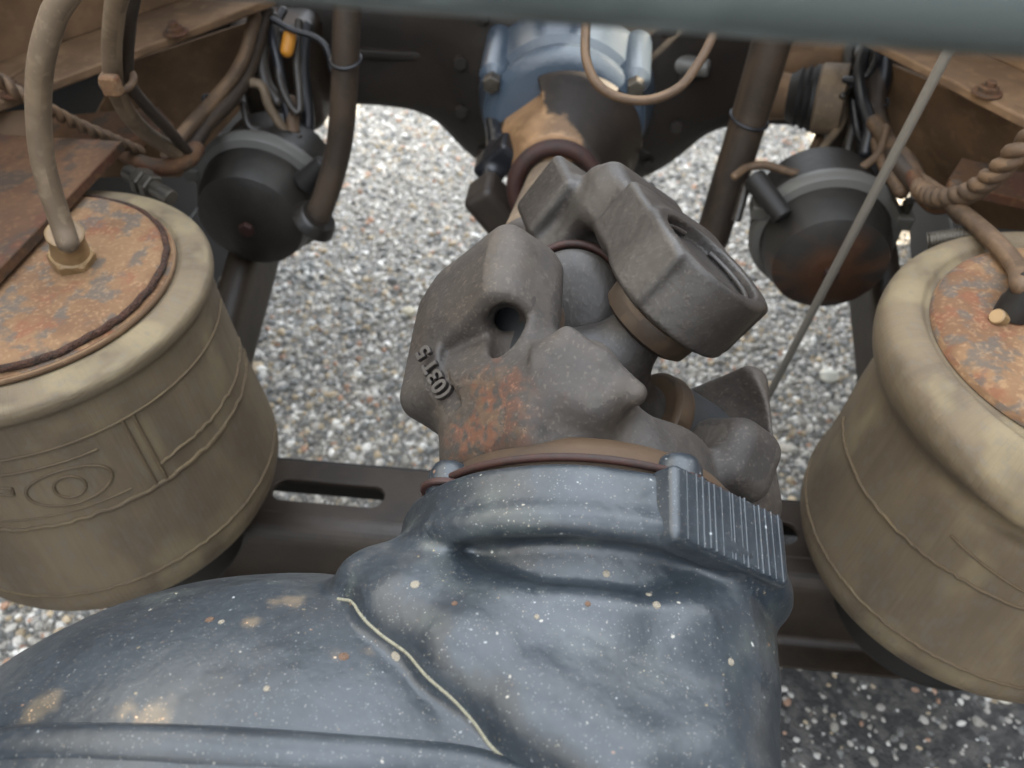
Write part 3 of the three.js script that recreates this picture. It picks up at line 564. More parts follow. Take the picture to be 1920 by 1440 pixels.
{
  const y = thing('output_yoke', 'black output yoke with a wide bell and a sharp corner, brown around its hub', 'yoke');
  const o = [-0.005, 0.540, -0.99];
  const f = field([
    [1, 0, F.cyl([o[0] + 0.006, o[1], -0.99], [o[0], o[1], -0.885], 0.106, 0.058, 0.006)],
    [1, 0.02, F.box([-0.0835, 0.5153, -0.8511], [0.022, 0.034, 0.028], 0.010, [[0.8, 0.6, 0], [-0.6, 0.8, 0], [0, 0, 1]])],
    [1, 0.02, F.box([o[0] + 0.085, o[1] - 0.035, -0.915], [0.045, 0.02, 0.03], 0.006, [[0.9, -0.43, 0], [0.43, 0.9, 0], [0, 0, 1]])],
    [-1, 0.006, F.box([o[0] - 0.085, o[1] + 0.07, -0.95], [0.05, 0.035, 0.03], 0.006, [[0.8, 0.6, 0], [-0.6, 0.8, 0], [0, 0, 1]])],
    [-1, 0.004, F.cyl([o[0], o[1], -0.90], [o[0], o[1], -0.85], 0.046, 0.046, 0.002)],
  ]);
  const sunspot = [-0.0543, 0.5889, -0.97], sunspot2 = [-0.0104, 0.5809, -0.95];  // centres of the sun patch painted into the bell colour
  mesh('bell', tint(surface([-0.20, 0.40, -1.02], [0.20, 0.70, -0.82], 0.004, f), (x, yy, z) => { const n = 1.1 * (fbm(x * 55, yy * 55, z * 55, 4) - 0.5), d = Math.min(Math.hypot(x - sunspot[0], yy - sunspot[1]) / 0.040, Math.hypot(x - sunspot2[0], yy - sunspot2[1]) / 0.032) + n; return mix([1, 1, 1], [16, 15, 12.5], step(1, 0.8, d)); }), M.greasyTint, y, 'dark bell with a pale splash of sunlight painted into its colour');
  // strap clamp and its bolts on the shaded side
  const clus = field([
    [1, 0, F.box([-0.0838, 0.5438, -0.9153], [0.030, 0.018, 0.020], 0.006, [[0.7, 0.7, 0], [-0.7, 0.7, 0], [0, 0, 1]])],
    [1, 0.008, F.capsule([-0.0924, 0.5292, -0.8855], [-0.0878, 0.55, -0.9495], 0.013, 0.015)], [1, 0.008, F.capsule([-0.0845, 0.553, -0.9529], [-0.0514, 0.5635, -0.9811], 0.011, 0.010)],
    [1, 0.006, F.capsule([-0.0628, 0.5562, -0.9157], [-0.0513, 0.5661, -0.9411], 0.009)], [1, 0.006, F.capsule([-0.0998, 0.5639, -0.9907], [-0.0916, 0.553, -0.9521], 0.012)]]);
  mesh('strap_clamp', surface([-0.20, 0.42, -1.04], [0.10, 0.72, -0.78], 0.004, clus), M.wireBlack, y, 'black clustered strap clamp');
  mesh('deflector', plate([[-0.0162, 0.5815, -0.985], [0.016, 0.5779, -0.985], [0.114, 0.5292, -0.985], [0.0898, 0.5174, -0.985], [0.029, 0.5442, -0.985]], [0, 0, 1], 0.006), M.black, y);
}

// ---------------------------------------------------------------- cross beam below the air springs
{
  const cb = thing('cross_beam', 'black pressed steel cross beam with long slots under both air springs', 'beam');
  // pressed section: top flange, rolled corner, face, lower flange
  const yT = 0.275, zB = -0.600, zF = -0.492, th = 0.006;
  const outer = [[zB, yT], [zF - 0.03, yT]]; for (let i = 1; i <= 8; i++) { const a = i / 8 * Math.PI / 2; outer.push([zF - 0.03 + 0.03 * Math.sin(a), yT - 0.03 + 0.03 * Math.cos(a)]); }
  outer.push([zF, 0.150]); for (let i = 1; i <= 5; i++) { const a = i / 5 * Math.PI / 2; outer.push([zF + 0.012 - 0.012 * Math.cos(a), 0.150 - 0.012 * Math.sin(a)]); } outer.push([zF + 0.036, 0.138]);
  const X0 = -0.62, X1 = 0.62;
  const strip = (pts, a, b) => {                         // sheet of thickness th along a polyline, between x = a and x = b
    const sh = new THREE.Shape(), inn = []; pts.forEach((p, i) => { const q = pts[Math.min(i + 1, pts.length - 1)], r = pts[Math.max(i - 1, 0)], dx = q[0] - r[0], dy = q[1] - r[1], l = Math.hypot(dx, dy); inn.push([p[0] + dy / l * th, p[1] - dx / l * th]); });
    pts.forEach((p, i) => (i ? sh.lineTo(p[0], p[1]) : sh.moveTo(p[0], p[1]))); inn.reverse().forEach((p) => sh.lineTo(p[0], p[1])); sh.closePath();
    const g = new THREE.ExtrudeGeometry(sh, { depth: b - a, bevelEnabled: false, curveSegments: 4 }); // extrudes along +z: turn so that it runs along x
    g.applyMatrix4(new THREE.Matrix4().makeBasis(new THREE.Vector3(0, 0, 1), new THREE.Vector3(0, 1, 0), new THREE.Vector3(-1, 0, 0))); g.translate(b, 0, 0); return B(g);
  };
  mesh('pressed_face', strip(outer.slice(1), X0, X1), M.beam, cb);
  // top flange with slots
  const sh = new THREE.Shape(); sh.moveTo(X0, zB); sh.lineTo(X1, zB); sh.lineTo(X1, zF - 0.03); sh.lineTo(X0, zF - 0.03); sh.closePath();
  const slots = [[-0.331, -0.187], [0.172, 0.316]];
  for (const [a, b] of slots) { const h = new THREE.Path(), r = 0.017, zc = -0.555; h.absarc(a + r, zc, r, Math.PI / 2, Math.PI * 1.5); h.absarc(b - r, zc, r, -Math.PI / 2, Math.PI / 2); h.closePath(); sh.holes.push(h); }
  const tg = new THREE.ExtrudeGeometry(sh, { depth: th, bevelEnabled: true, bevelSize: 0.001, bevelThickness: 0.001, bevelSegments: 1, curveSegments: 16 }); tg.applyMatrix4(new THREE.Matrix4().makeBasis(new THREE.Vector3(1, 0, 0), new THREE.Vector3(0, 0, 1), new THREE.Vector3(0, -1, 0))); tg.translate(0, yT, 0);
  mesh('slotted_flange', B(tg), M.beam, cb);
  mesh('back_lip', box([0, 0.240, zB - 0.003], [X1 - X0, 0.07, 0.006], 0.002), M.blackMatt, cb);
}

// ---------------------------------------------------------------- suspension arms
[[-1, 'dark suspension arm running forward under the air spring with raised lettering'], [1, 'dark suspension arm running forward under the sagging air spring']].forEach(([s, label]) => {
  const t = thing('suspension_arm', label, 'suspension arm', 'suspension arms');
  const x = s * 0.437;
  const f = field([[1, 0, F.capsule([x, 0.235, -0.47], [x, 0.27, -0.62], 0.03)], [1, 0.05, F.box([x, 0.40, -0.9], [0.022, 0.05, 0.3], 0.02, [[1, 0, 0], [0, 0.94, 0.34], [0, -0.34, 0.94]])], [1, 0.03, F.box([x, 0.56, -1.2], [0.06, 0.08, 0.12], 0.02)]]);
  mesh('arm', surface([x - 0.1, 0.22, -1.36], [x + 0.1, 0.68, -0.27], 0.006, f), M.beam, t);
});

// ---------------------------------------------------------------- air springs
function airSpring(cx, cz, label, profile, dent) {
  const t = thing('air_spring', label, 'air spring', null); delete t.userData.group;
  const pts = new THREE.SplineCurve(profile.map((p) => new THREE.Vector2(p[0], p[1]))).getPoints(150);
  const g = new THREE.LatheGeometry(pts, 144), p = g.attributes.position, uv = g.attributes.uv;
  for (let i = 0; i < p.count; i++) { let x = p.getX(i), y = p.getY(i), z = p.getZ(i); const r = Math.hypot(x, z) || 1e-6, a = Math.atan2(z, x), d = dent ? dent(a, y, r) : [0, 0]; x *= 1 + d[0] / r; z *= 1 + d[0] / r; y += d[1]; p.setXYZ(i, x + cx, y, z + cz); uv.setXY(i, uv.getX(i) * 4, uv.getY(i) * 1.4); }
  g.computeVertexNormals();
  const bag = mesh('rubber_bag', g, M.bag, t);
  return [t, bag];
}
const surfR = (profile) => { const c = new THREE.SplineCurve(profile.map((p) => new THREE.Vector2(p[0], p[1]))).getPoints(400); return (y, from = 0.5) => { let b = 1e9, r = 0.15; for (const q of c.slice(Math.floor(400 * 0.12), Math.floor(400 * 0.8))) if (Math.abs(q.y - y) < b) { b = Math.abs(q.y - y); r = q.x; } return r; }; };
{
  const prof = [[0.10, 0.650], [0.126, 0.651], [0.134, 0.6545], [0.146, 0.6525], [0.1530, 0.6498], [0.1556, 0.6465], [0.1562, 0.6425], [0.1550, 0.637], [0.1512, 0.631], [0.1503, 0.620], [0.1503, 0.605], [0.1510, 0.58], [0.1535, 0.54], [0.1565, 0.50], [0.1600, 0.46], [0.1630, 0.43], [0.1625, 0.405], [0.152, 0.382], [0.135, 0.376], [0.118, 0.384], [0.105, 0.41], [0.10, 0.45]];
  const cx = -0.437, cz = -0.47, [t, bag] = airSpring(cx, cz, 'dusty tan air spring with raised lettering and a straight grey hose on top', prof);
  const R = surfR(prof);
  const ringPts = (y, a0, a1, lift, n = 90, wob = 0) => { const q = []; for (let i = 0; i <= n; i++) { const a = a0 + (a1 - a0) * i / n, r = R(y) + lift; q.push([cx + r * Math.cos(a), y + wob * (noise(a * 40, y * 100, 3) - 0.5), cz + r * Math.sin(a)]); } return q; };
  // mould flash and lettering panel; angles run from the right (0) to the rear (pi / 2)
  mesh('mould_ring', tube(ringPts(0.520, 0.15, 2.6, 0.0002, 90, 0.003), 0.0022, 260, 6), M.bagRib, bag);
  mesh('mould_ring', tube(ringPts(0.540, -0.5, 0.62, 0.0002, 60, 0.003), 0.0016, 160, 6), M.bagRib, bag);
  mesh('mould_ring', tube(ringPts(0.521, -0.5, 0.56, 0.0002, 60, 0.003), 0.0018, 160, 6), M.bagRib, bag);
  mesh('mould_ring', tube(ringPts(0.428, -0.4, 2.6, 0.0000, 120, 0.002), 0.0017, 300, 6), M.bagRib, bag);
  mesh('mould_ring', tube(ringPts(0.600, -0.4, 2.6, 0.0006, 120), 0.0012, 260, 6), M.bagRib, bag);
  mesh('mould_line', tube(ringPts(0.584, 0.85, 2.4, 0.0004, 90), 0.0011, 220, 6), M.bagRib, bag);
  mesh('mould_line', tube(ringPts(0.531, 0.80, 2.4, 0.0002, 90), 0.0010, 220, 6), M.bagRib, bag);
  for (const a of [0.62, 0.68]) { const q = []; for (let i = 0; i <= 24; i++) { const y = 0.60 - 0.082 * i / 24, r = R(y) + 0.0003; q.push([cx + r * Math.cos(a), y, cz + r * Math.sin(a)]); } mesh('mould_seam', tube(q, 0.0015, 60, 6), M.bagRib, bag); }
  const onBag = (a, y, l = 0.0003) => { const r = R(y) + l; return [cx + r * Math.cos(a), y, cz + r * Math.sin(a)]; };
  const ring = (a0, y0, ra, ry) => { const q = []; for (let i = 0; i <= 48; i++) { const s = i / 48 * 2 * Math.PI; q.push(onBag(a0 + ra * Math.cos(s), y0 + ry * Math.sin(s))); } return tube(q, 0.0013, 120, 6); };
  mesh('raised_letter', ring(1.05, 0.557, 0.205, 0.019), M.bagRib, bag); mesh('raised_letter', ring(1.05, 0.557, 0.072, 0.0115), M.bagRib, bag);
  const stroke = (l) => mesh('raised_letter', tube(l.map(([a, y]) => onBag(a, y)), 0.0013, 80, 6), M.bagRib, bag);
  stroke([[1.30, 0.568], [1.42, 0.572], [1.56, 0.573], [1.70, 0.573]]); stroke([[1.31, 0.561], [1.36, 0.5625], [1.42, 0.5635]]); stroke([[1.30, 0.568], [1.305, 0.5645], [1.31, 0.561]]);
  stroke([[1.40, 0.563], [1.43, 0.549], [1.455, 0.538]]); stroke([[1.455, 0.5645], [1.485, 0.551], [1.51, 0.538]]); stroke([[1.455, 0.538], [1.485, 0.5375], [1.51, 0.538]]);
  stroke([[1.60, 0.566], [1.66, 0.552], [1.72, 0.538]]); stroke([[1.56, 0.538], [1.66, 0.537], [1.76, 0.5365]]);
  // top plate
  const pl = mesh('top_plate', lathe([[0, 0.004], [0.112, 0.004], [0.117, 0.0035], [0.120, 0.001], [0.122, -0.003], [0.1265, -0.004], [0.1275, -0.008], [0.122, -0.013], [0, -0.013]], [cx, 0.662, cz], [0, 1, 0], 96), M.rust, t, 'rusty orange steel top plate');
  mesh('crimped_edge', torus([cx, 0.6545, cz], [0, 1, 0], 0.1245, 0.0038, 96, 10), M.frame, pl);
  { const q = []; for (let i = 0; i <= 120; i++) { const a = i / 120 * 2 * Math.PI, r = 0.1215 + 0.0016 * (noise(a * 9, 3, 1) - 0.5); q.push([cx + r * Math.cos(a), 0.6615 + 0.002 * (noise(a * 14, 9, 2) - 0.5), cz + r * Math.sin(a)]); } mesh('rust_crust', tube(q, 0.0030, 260, 8), M.crust, pl, 'dark flaking crust along the plate edge'); }
  mesh('piston', lathe([[0, 0.270], [0.095, 0.270], [0.098, 0.28], [0.090, 0.38], [0.103, 0.45], [0, 0.45]], [cx, 0, cz], [0, 1, 0], 48), M.blackMatt, t);
}
{
  const prof = [[0.10, 0.655], [0.128, 0.655], [0.138, 0.661], [0.150, 0.661], [0.161, 0.653], [0.1645, 0.638], [0.161, 0.620], [0.154, 0.606], [0.1495, 0.594], [0.150, 0.57], [0.1535, 0.54], [0.1565, 0.50], [0.1600, 0.46], [0.1640, 0.43], [0.1640, 0.405], [0.153, 0.382], [0.135, 0.376], [0.118, 0.384], [0.105, 0.41], [0.10, 0.45]];
  const cx = 0.437, cz = -0.475;
  const dent = (a, y, r) => { const k = Math.exp(-Math.pow((a - 2.0) / 0.55, 2)), roll = step(0.60, 0.64, y), neck = Math.exp(-Math.pow((y - 0.598) / 0.02, 2)); return [k * (0.010 * roll - 0.014 * neck), -0.022 * k * roll * step(0.13, 0.16, r) - 0.02 * k * neck]; };
  const [t, bag] = airSpring(cx, cz, 'dusty tan air spring sagging into a thick fold beside the thin grey rod', prof, dent);
  const R = surfR(prof);
  const ringPts = (y, a0, a1, lift, n = 90, wob = 0) => { const q = []; for (let i = 0; i <= n; i++) { const a = a0 + (a1 - a0) * i / n, r = R(y) + lift; q.push([cx + r * Math.cos(a), y + wob * (noise(a * 40, y * 100, 3) - 0.5), cz + r * Math.sin(a)]); } return q; };
  mesh('mould_ring', tube(ringPts(0.520, 1.2, 3.4, 0.0002, 90, 0.003), 0.0018, 260, 6), M.bagRib, bag);
  mesh('mould_ring', tube(ringPts(0.428, 0.8, 3.8, 0.0001, 120, 0.002), 0.0017, 300, 6), M.bagRib, bag);
  const arc = []; for (let i = 0; i <= 40; i++) { const u = i / 40, a = 2.35 - 1.0 * u, y = 0.552 - 0.026 * Math.sin(u * 1.6), r = R(y) + 0.0004; arc.push([cx + r * Math.cos(a), y, cz + r * Math.sin(a)]); } mesh('mould_line', tube(arc, 0.0013, 160, 6), M.bagRib, bag);
  const pl = mesh('top_plate', lathe([[0, 0.004], [0.112, 0.004], [0.117, 0.0035], [0.122, 0.001], [0.1275, -0.003], [0.129, -0.008], [0.122, -0.013], [0, -0.013]], [cx, 0.664, cz], [0, 1, 0], 96), M.rust, t, 'flaking rusty orange steel top plate');
  mesh('piston', lathe([[0, 0.270], [0.095, 0.270], [0.098, 0.28], [0.090, 0.38], [0.103, 0.45], [0, 0.45]], [cx, 0, cz], [0, 1, 0], 48), M.blackMatt, t);
}
// ---------------------------------------------------------------- brackets and frame
for (const s of [-1, 1]) {
  const br = thing('spring_bracket', s < 0 ? 'flat rusty brown bracket with a bolt hole, over the air spring with raised lettering' : 'rusty brown bracket lying over the sagging air spring', 'bracket', 'air spring brackets');
  const xi = s * (s < 0 ? 0.431 : 0.47), xo = s * 0.66, sh = new THREE.Shape(); sh.moveTo(xi, -0.33); sh.lineTo(xo, -0.33); sh.lineTo(xo, -0.665); sh.lineTo(xi, -0.665); sh.closePath();
  const h = new THREE.Path(); h.absarc(s * 0.492, -0.583, 0.0095, 0, 6.2832); sh.holes.push(h);
  const g = new THREE.ExtrudeGeometry(sh, { depth: 0.008, bevelEnabled: true, bevelSize: 0.0015, bevelThickness: 0.0015, bevelSegments: 2 }); g.applyMatrix4(new THREE.Matrix4().makeBasis(new THREE.Vector3(1, 0, 0), new THREE.Vector3(0, 0, 1), new THREE.Vector3(0, -1, 0))); g.translate(0, 0.6795, 0);
  mesh('plate', B(g), M.rustPlain, br);
  mesh('upright', box([s * 0.585, 0.76, -0.5], [0.01, 0.158, 0.33], 0.003), M.frame, br);
}
for (const s of [-1, 1]) {
  const r = thing('frame_rail', s < 0 ? 'long dusty brown steel frame rail outside the air spring with raised lettering' : 'long dusty brown steel frame rail outside the sagging air spring', 'frame rail', 'frame rails');
  mesh('web', box([s * 0.64, 0.84, -1.2], [0.009, 0.27, 4.4], 0.003), M.frame, r);
  mesh('flange', box([s * 0.605, 0.709, -1.2], [0.078, 0.009, 4.4], 0.003), M.frame, r);
  mesh('flange', box([s * 0.605, 0.971, -1.2], [0.078, 0.009, 4.4], 0.003), M.frame, r);
}
// diagonal braces between frame and axle
for (const [s, a, b] of [[-1, [-0.5683, 0.7, -0.6457], [-0.3735, 0.7, -0.9922]], [1, [0.4669, 0.7, -0.7059], [0.3112, 0.7, -0.9856]]]) {
  const t = thing('diagonal_brace', s < 0 ? 'brown angled channel brace passing behind the rubber hose clamp' : 'brown angled channel brace above the dark recess behind the thin rod', 'brace', 'diagonal braces');
  const A = V3(a), D = V3(b).sub(A), d = D.clone().normalize(), n = new THREE.Vector3(-d.z, 0, d.x).multiplyScalar(s < 0 ? -1 : 1); if (n.x * s < 0) n.negate();
  const mid = A.clone().addScaledVector(D, 0.5), L = D.length(), up = new THREE.Vector3(0, 1, 0);
  const bxs = (off, y, w, h) => box(mid.clone().addScaledVector(n, off).setY(y).toArray(), [w, h, L], 0.003, [n, up, new THREE.Vector3().crossVectors(n, up)]);
  mesh('lower_flange', bxs(0.045, 0.705, 0.09, 0.011), M.frame, t);
  mesh('web', bxs(0.088, 0.80, 0.009, 0.18), M.frame, t);
  mesh('upper_flange', bxs(0.05, 0.895, 0.085, 0.009), M.frame, t);
}
// inner panels behind the braces
for (const [s, p] of [[-1, [[-0.5781, 0.6492, -0.93], [-0.4162, 0.6795, -1], [-0.4887, 0.5453, -1], [-0.5376, 0.4989, -0.95], [-0.7012, 0.5173, -0.87]]], [1, [[0.3881, 0.6554, -1], [0.5452, 0.6311, -0.87], [0.5965, 0.5216, -0.87], [0.5177, 0.4935, -0.93], [0.4628, 0.5049, -1]]]]) {
  const t = thing('inner_panel', s < 0 ? 'dark brown steel side panel behind the clamped hoses' : 'dark brown steel side panel behind the wrapped hose', 'panel', 'inner side panels');
  const c = s < 0 ? [[-0.6654, 0.5171, -0.86], [-0.5827, 0.634, -0.95], [-0.4438, 0.6537, -1.06], [-0.4846, 0.5433, -1.03], [-0.5655, 0.4747, -0.96]] : [[0.5686, 0.5318, -0.84], [0.5196, 0.6538, -0.86], [0.404, 0.6384, -1.06], [0.4561, 0.5177, -1.02], [0.5239, 0.4775, -0.93]];
  const N = new THREE.Vector3().crossVectors(V3(c[2]).sub(V3(c[0])), V3(c[1]).sub(V3(c[0]))).normalize(); if (N.z < 0) N.negate();
  const O = V3(c[0]), flat = c.map((q) => { const v = V3(q); return v.addScaledVector(N, -v.clone().sub(O).dot(N)).toArray(); });
  mesh('sheet', plate(s < 0 ? flat : flat.slice().reverse(), N.toArray(), 0.006), M.frame, t);
}
// second bracket plates
{
  const t = thing('hanger_bracket', 'rusty brown folded bracket under the diagonal brace beside the clamped hoses', 'bracket');
  mesh('ledge', plate([[-0.6124, 0.6, -0.7849], [-0.506, 0.6, -0.7988], [-0.4727, 0.6, -0.8372], [-0.5135, 0.6, -0.8831], [-0.6368, 0.6, -0.841]], [0, 1, 0], 0.012), M.rustPlain, t);
  mesh('gusset', plate([[-0.575, 0.6916, -0.6852], [-0.5464, 0.6824, -0.7074], [-0.5246, 0.6589, -0.686], [-0.5501, 0.6591, -0.6551], [-0.572, 0.6629, -0.6567]], [0.4, 0.6, 0.7], 0.008), M.frame, t);
  mesh('crescent_lip', tube([[-0.4845, 0.6249, -0.7414], [-0.4583, 0.6215, -0.7265], [-0.4316, 0.6182, -0.726], [-0.4149, 0.6177, -0.7415], [-0.4142, 0.6176, -0.7699]], 0.0095), M.rustPlain, t);
}
{
  const t = thing('hanger_bracket', 'rusty brown bracket with a curled lip behind the twisted hose wrap', 'bracket');
  mesh('ledge', plate([[0.4317, 0.6, -0.807], [0.46, 0.6, -0.8548], [0.5409, 0.6, -0.8185], [0.5202, 0.6, -0.7621], [0.4669, 0.6, -0.783]], [0, 1, 0], 0.012), M.rustPlain, t);
  mesh('curled_lip', tube([[0.3868, 0.6167, -0.7963], [0.3888, 0.6129, -0.7643], [0.4005, 0.6091, -0.7474], [0.4121, 0.6177, -0.7431], [0.4136, 0.6295, -0.7551]], 0.008), M.rustPlain, t);
}
// cross bar that the camera looks under
{
  const t = thing('frame_cross_bar', 'pale grey-green painted round steel bar crossing above the axle between the rails', 'bar');
  mesh('pipe', rod([-0.6360, 1.0061, -0.2203], [0.6360, 1.0078, -0.0953], 0.0125, 0.0125, 40), M.bar, t);
}

// ---------------------------------------------------------------- brake chambers
function chamber(o, dir, label, stain) {
  const t = thing('brake_chamber', label, 'brake chamber', 'brake chambers');
  const R = 0.078;
  const b = mesh('body', lathe([[0, -0.11], [R * 0.7, -0.11], [R * 0.97, -0.09], [R, -0.05], [R, -0.008], [R * 0.985, 0.004], [R * 0.96, 0.03], [R * 0.86, 0.052], [R * 0.6, 0.062], [R * 0.3, 0.066], [R * 0.22, 0.066], [0, 0.065]], o, dir, 72), M.chamber, t);
  if (stain) { b.geometry = tint(b.geometry, (x, y, z) => { const d = Math.hypot(x - stain[0], y - stain[1], z - stain[2]) / 0.075 + 1.4 * (fbm(x * 60, y * 60, z * 60, 4) - 0.5); return mix([1, 1, 1], [3.4, 1.7, 0.9], step(1, 0.6, d)); }); b.material = M.chamberStain; }
  const D = V3(dir).normalize();
  mesh('clamp_band', lathe([[R, -0.028], [R * 1.1, -0.026], [R * 1.16, -0.018], [R * 1.17, -0.008], [R * 1.12, 0.0], [R, 0.003]], o, dir, 72), M.steelBlue, t);
  mesh('centre_plug', hex(V3(o).addScaledVector(D, 0.058).toArray(), V3(o).addScaledVector(D, 0.072).toArray(), 0.010), M.rustRing, t);
  const [X, Y] = basis(D);
  for (const a of [0.35, Math.PI - 0.35]) { const c = V3(o).addScaledVector(D, -0.012).addScaledVector(X, R * 1.17 * Math.cos(a)).addScaledVector(Y, R * 1.17 * Math.sin(a)); mesh('clamp_lug', box(c.toArray(), [0.022, 0.02, 0.03], 0.004, [X, Y, D]), M.steelBlue, t); mesh('clamp_bolt', hex(c.clone().addScaledVector(Y, -0.025).toArray(), c.clone().addScaledVector(Y, 0.026).toArray(), 0.007), M.bolt, t); }
  return t;
}
const cl = chamber([-0.397, 0.4974, -0.8642], [0.02, -0.06, 1], 'black round brake chamber with a blue-grey clamp band beside the thick brown hose');
mesh('port', rod([-0.3253, 0.5346, -0.8451], [-0.2952, 0.568, -0.8462], 0.017, 0.010), M.blackMatt, cl);
mesh('port_boss', rod([-0.2978, 0.5167, -0.8015], [-0.3092, 0.504, -0.8018], 0.026, 0.03), M.black, cl);
const cr = chamber([0.3361, 0.4935, -0.8519], [-0.03, -0.06, 1], 'black round brake chamber with a rusty underside behind the thin grey rod', [0.3443, 0.4708, -0.7731]);
mesh('port', rod([0.2696, 0.543, -0.8165], [0.2327, 0.5693, -0.8605], 0.0125, 0.014), M.blackMatt, cr);
mesh('port', rod([0.2221, 0.5148, -0.8471], [0.2298, 0.5529, -0.8721], 0.006, 0.006), M.wire, cr);

// ---------------------------------------------------------------- hoses, rods and wires
function line(name, label, category, pts, r, m, group) { const o = mesh(numbered(name), tube(pts, r), m); o.userData = { label, category }; if (group) o.userData.group = group; return o; }
{
  const t = thing('air_hose', 'grey rubber air hose dropping into a brass fitting on the rusty spring plate', 'hose');
  mesh('tube', tube([[-0.60, 0.90, -0.66], [-0.44, 1.0, -0.54], [-0.31, 0.8901, -0.5145], [-0.3317, 0.8601, -0.5034], [-0.3481, 0.8338, -0.4965], [-0.3657, 0.7991, -0.4953], [-0.3763, 0.7565, -0.4869], [-0.3756, 0.7097, -0.4755], [-0.3714, 0.7, -0.4682]], 0.0086), M.hose, t);
  const b = [-0.3904, 0.6665, -0.4863], d = V3([-0.3792, 0.7, -0.4785]).sub(V3(b)).normalize();
  const f = mesh('fitting', lathe([[0, 0], [0.0155, 0], [0.0162, 0.001], [0.0162, 0.013], [0.0145, 0.0145], [0.0128, 0.034], [0.0142, 0.035], [0.0144, 0.038], [0.0118, 0.040], [0, 0.040]], b, d.toArray(), 32), M.brass, t, 'dull brass hose fitting');
  mesh('hex_nut', hex(b, V3(b).addScaledVector(d, 0.014).toArray(), 0.018), M.brass, f);
}
{
  const t = thing('air_hose', 'brown hose running down to a dark fitting on the flaking rusty spring plate', 'hose');
  mesh('tube', tube([[0.4014, 0.6042, -0.8138], [0.393, 0.6301, -0.7393], [0.3819, 0.6553, -0.6639], [0.379, 0.6742, -0.5902], [0.3813, 0.6785, -0.545], [0.3613, 0.695, -0.4968]], 0.0078), M.hoseBrown, t);
  mesh('fitting', lathe([[0, 0], [0.0135, 0], [0.0135, 0.012], [0.012, 0.014], [0.012, 0.028], [0.009, 0.034], [0, 0.034]], [0.3659, 0.668, -0.4955], [0.1, 1, -0.1], 24), M.blackMatt, t, 'dark hose fitting');
  mesh('stub', rod([0.3567, 0.668, -0.4882], [0.3485, 0.674, -0.4852], 0.006), M.brass, t);
}
{
  const t = thing('hose_pair', 'two grey-brown hoses held together by a rusty band clamp beside the left hose', 'hose');
  t.userData.label = 'two grey-brown hoses held together by a rusty band clamp';
  mesh('tube', tube([[-0.60, 0.90, -0.84], [-0.42, 1.0, -0.68], [-0.3437, 0.8552, -0.6181], [-0.3629, 0.8208, -0.6241], [-0.3818, 0.7904, -0.6342], [-0.3975, 0.7583, -0.643], [-0.416, 0.7154, -0.669], [-0.4263, 0.6687, -0.7062], [-0.4211, 0.6303, -0.7392]], 0.0084), M.hose, t);
  mesh('tube', tube([[-0.60, 0.90, -0.88], [-0.42, 1.0, -0.70], [-0.3511, 0.8455, -0.6502], [-0.3682, 0.8034, -0.6487], [-0.3862, 0.7685, -0.6544], [-0.3928, 0.7485, -0.655], [-0.4027, 0.7045, -0.6879], [-0.4082, 0.6659, -0.7196], [-0.4134, 0.6253, -0.7493]], 0.0058), M.hoseDark, t);
  const c = mesh('clamp', torus([-0.3959, 0.7528, -0.6447], [0.1, 0.9, 0.35], 0.0135, 0.0035, 40, 10), M.hoseBrown, t, 'rusty band clamp');
  mesh('clamp_screw', box([-0.392, 0.7559, -0.6269], [0.016, 0.018, 0.012], 0.003), M.rust, c);
}
{
  const o = mesh(numbered('wrapped_cable'), twist([[-0.4941, 0.7759, -0.6078], [-0.4904, 0.7592, -0.6199], [-0.4813, 0.7394, -0.6293], [-0.4813, 0.7185, -0.651], [-0.4784, 0.6894, -0.6789], [-0.4691, 0.66, -0.7072], [-0.461, 0.6307, -0.7355]], 0.0026, 0.0042, 7), M.hoseBrown); o.userData = { label: 'thin brown spiral wrapped cable crossing behind the grey hose with the brass fitting', category: 'cable' };
  const q = mesh(numbered('wrapped_cable'), twist([[0.4086, 0.7651, -0.635], [0.3917, 0.738, -0.6344], [0.3865, 0.706, -0.6443], [0.3832, 0.6726, -0.6673], [0.3796, 0.6423, -0.7075], [0.3849, 0.6181, -0.7691]], 0.0042, 0.0066, 7), M.hoseBrown); q.userData = { label: 'thick brown twisted wrap hose at the flaking rusty plate side', category: 'cable' };
}
line('brake_hose', 'thick dark brown hose hanging straight down to the brake chamber with the blue-grey clamp', 'hose', [[-0.44, 1.03, -0.92], [-0.2147, 0.8517, -0.8556], [-0.2294, 0.7903, -0.8492], [-0.2377, 0.7399, -0.8403], [-0.2481, 0.678, -0.8339], [-0.2648, 0.6025, -0.8273], [-0.2836, 0.5506, -0.8158], [-0.3009, 0.5139, -0.8056]], 0.0155, M.hoseDark);
line('brake_hose', 'wide dark brown pipe slanting down behind the square-edged driveshaft ear', 'hose', [[0.42, 1.03, -0.98], [0.2482, 0.8226, -0.9888], [0.2432, 0.7557, -0.9779], [0.2402, 0.6882, -0.9665], [0.2332, 0.5973, -0.9597], [0.2236, 0.5136, -0.9457], [0.2143, 0.432, -0.9337]], 0.0235, M.hoseDark);
line('loop_hose', 'thin tan hose hanging in a loop over the blue-black differential', 'hose', [[0.06, 1.05, -0.80], [0.0196, 0.8434, -0.7865], [0.0211, 0.8056, -0.7487], [0.0212, 0.7816, -0.7246], [0.0241, 0.7627, -0.7059], [0.0364, 0.7472, -0.6917], [0.058, 0.739, -0.6856], [0.0847, 0.738, -0.6874], [0.1104, 0.7462, -0.6984], [0.1256, 0.7617, -0.7155], [0.136, 0.7781, -0.7332], [0.1411, 0.7987, -0.7544], [0.1497, 0.8339, -0.8192], [0.28, 1.05, -0.84]], 0.0044, M.hoseBrown);
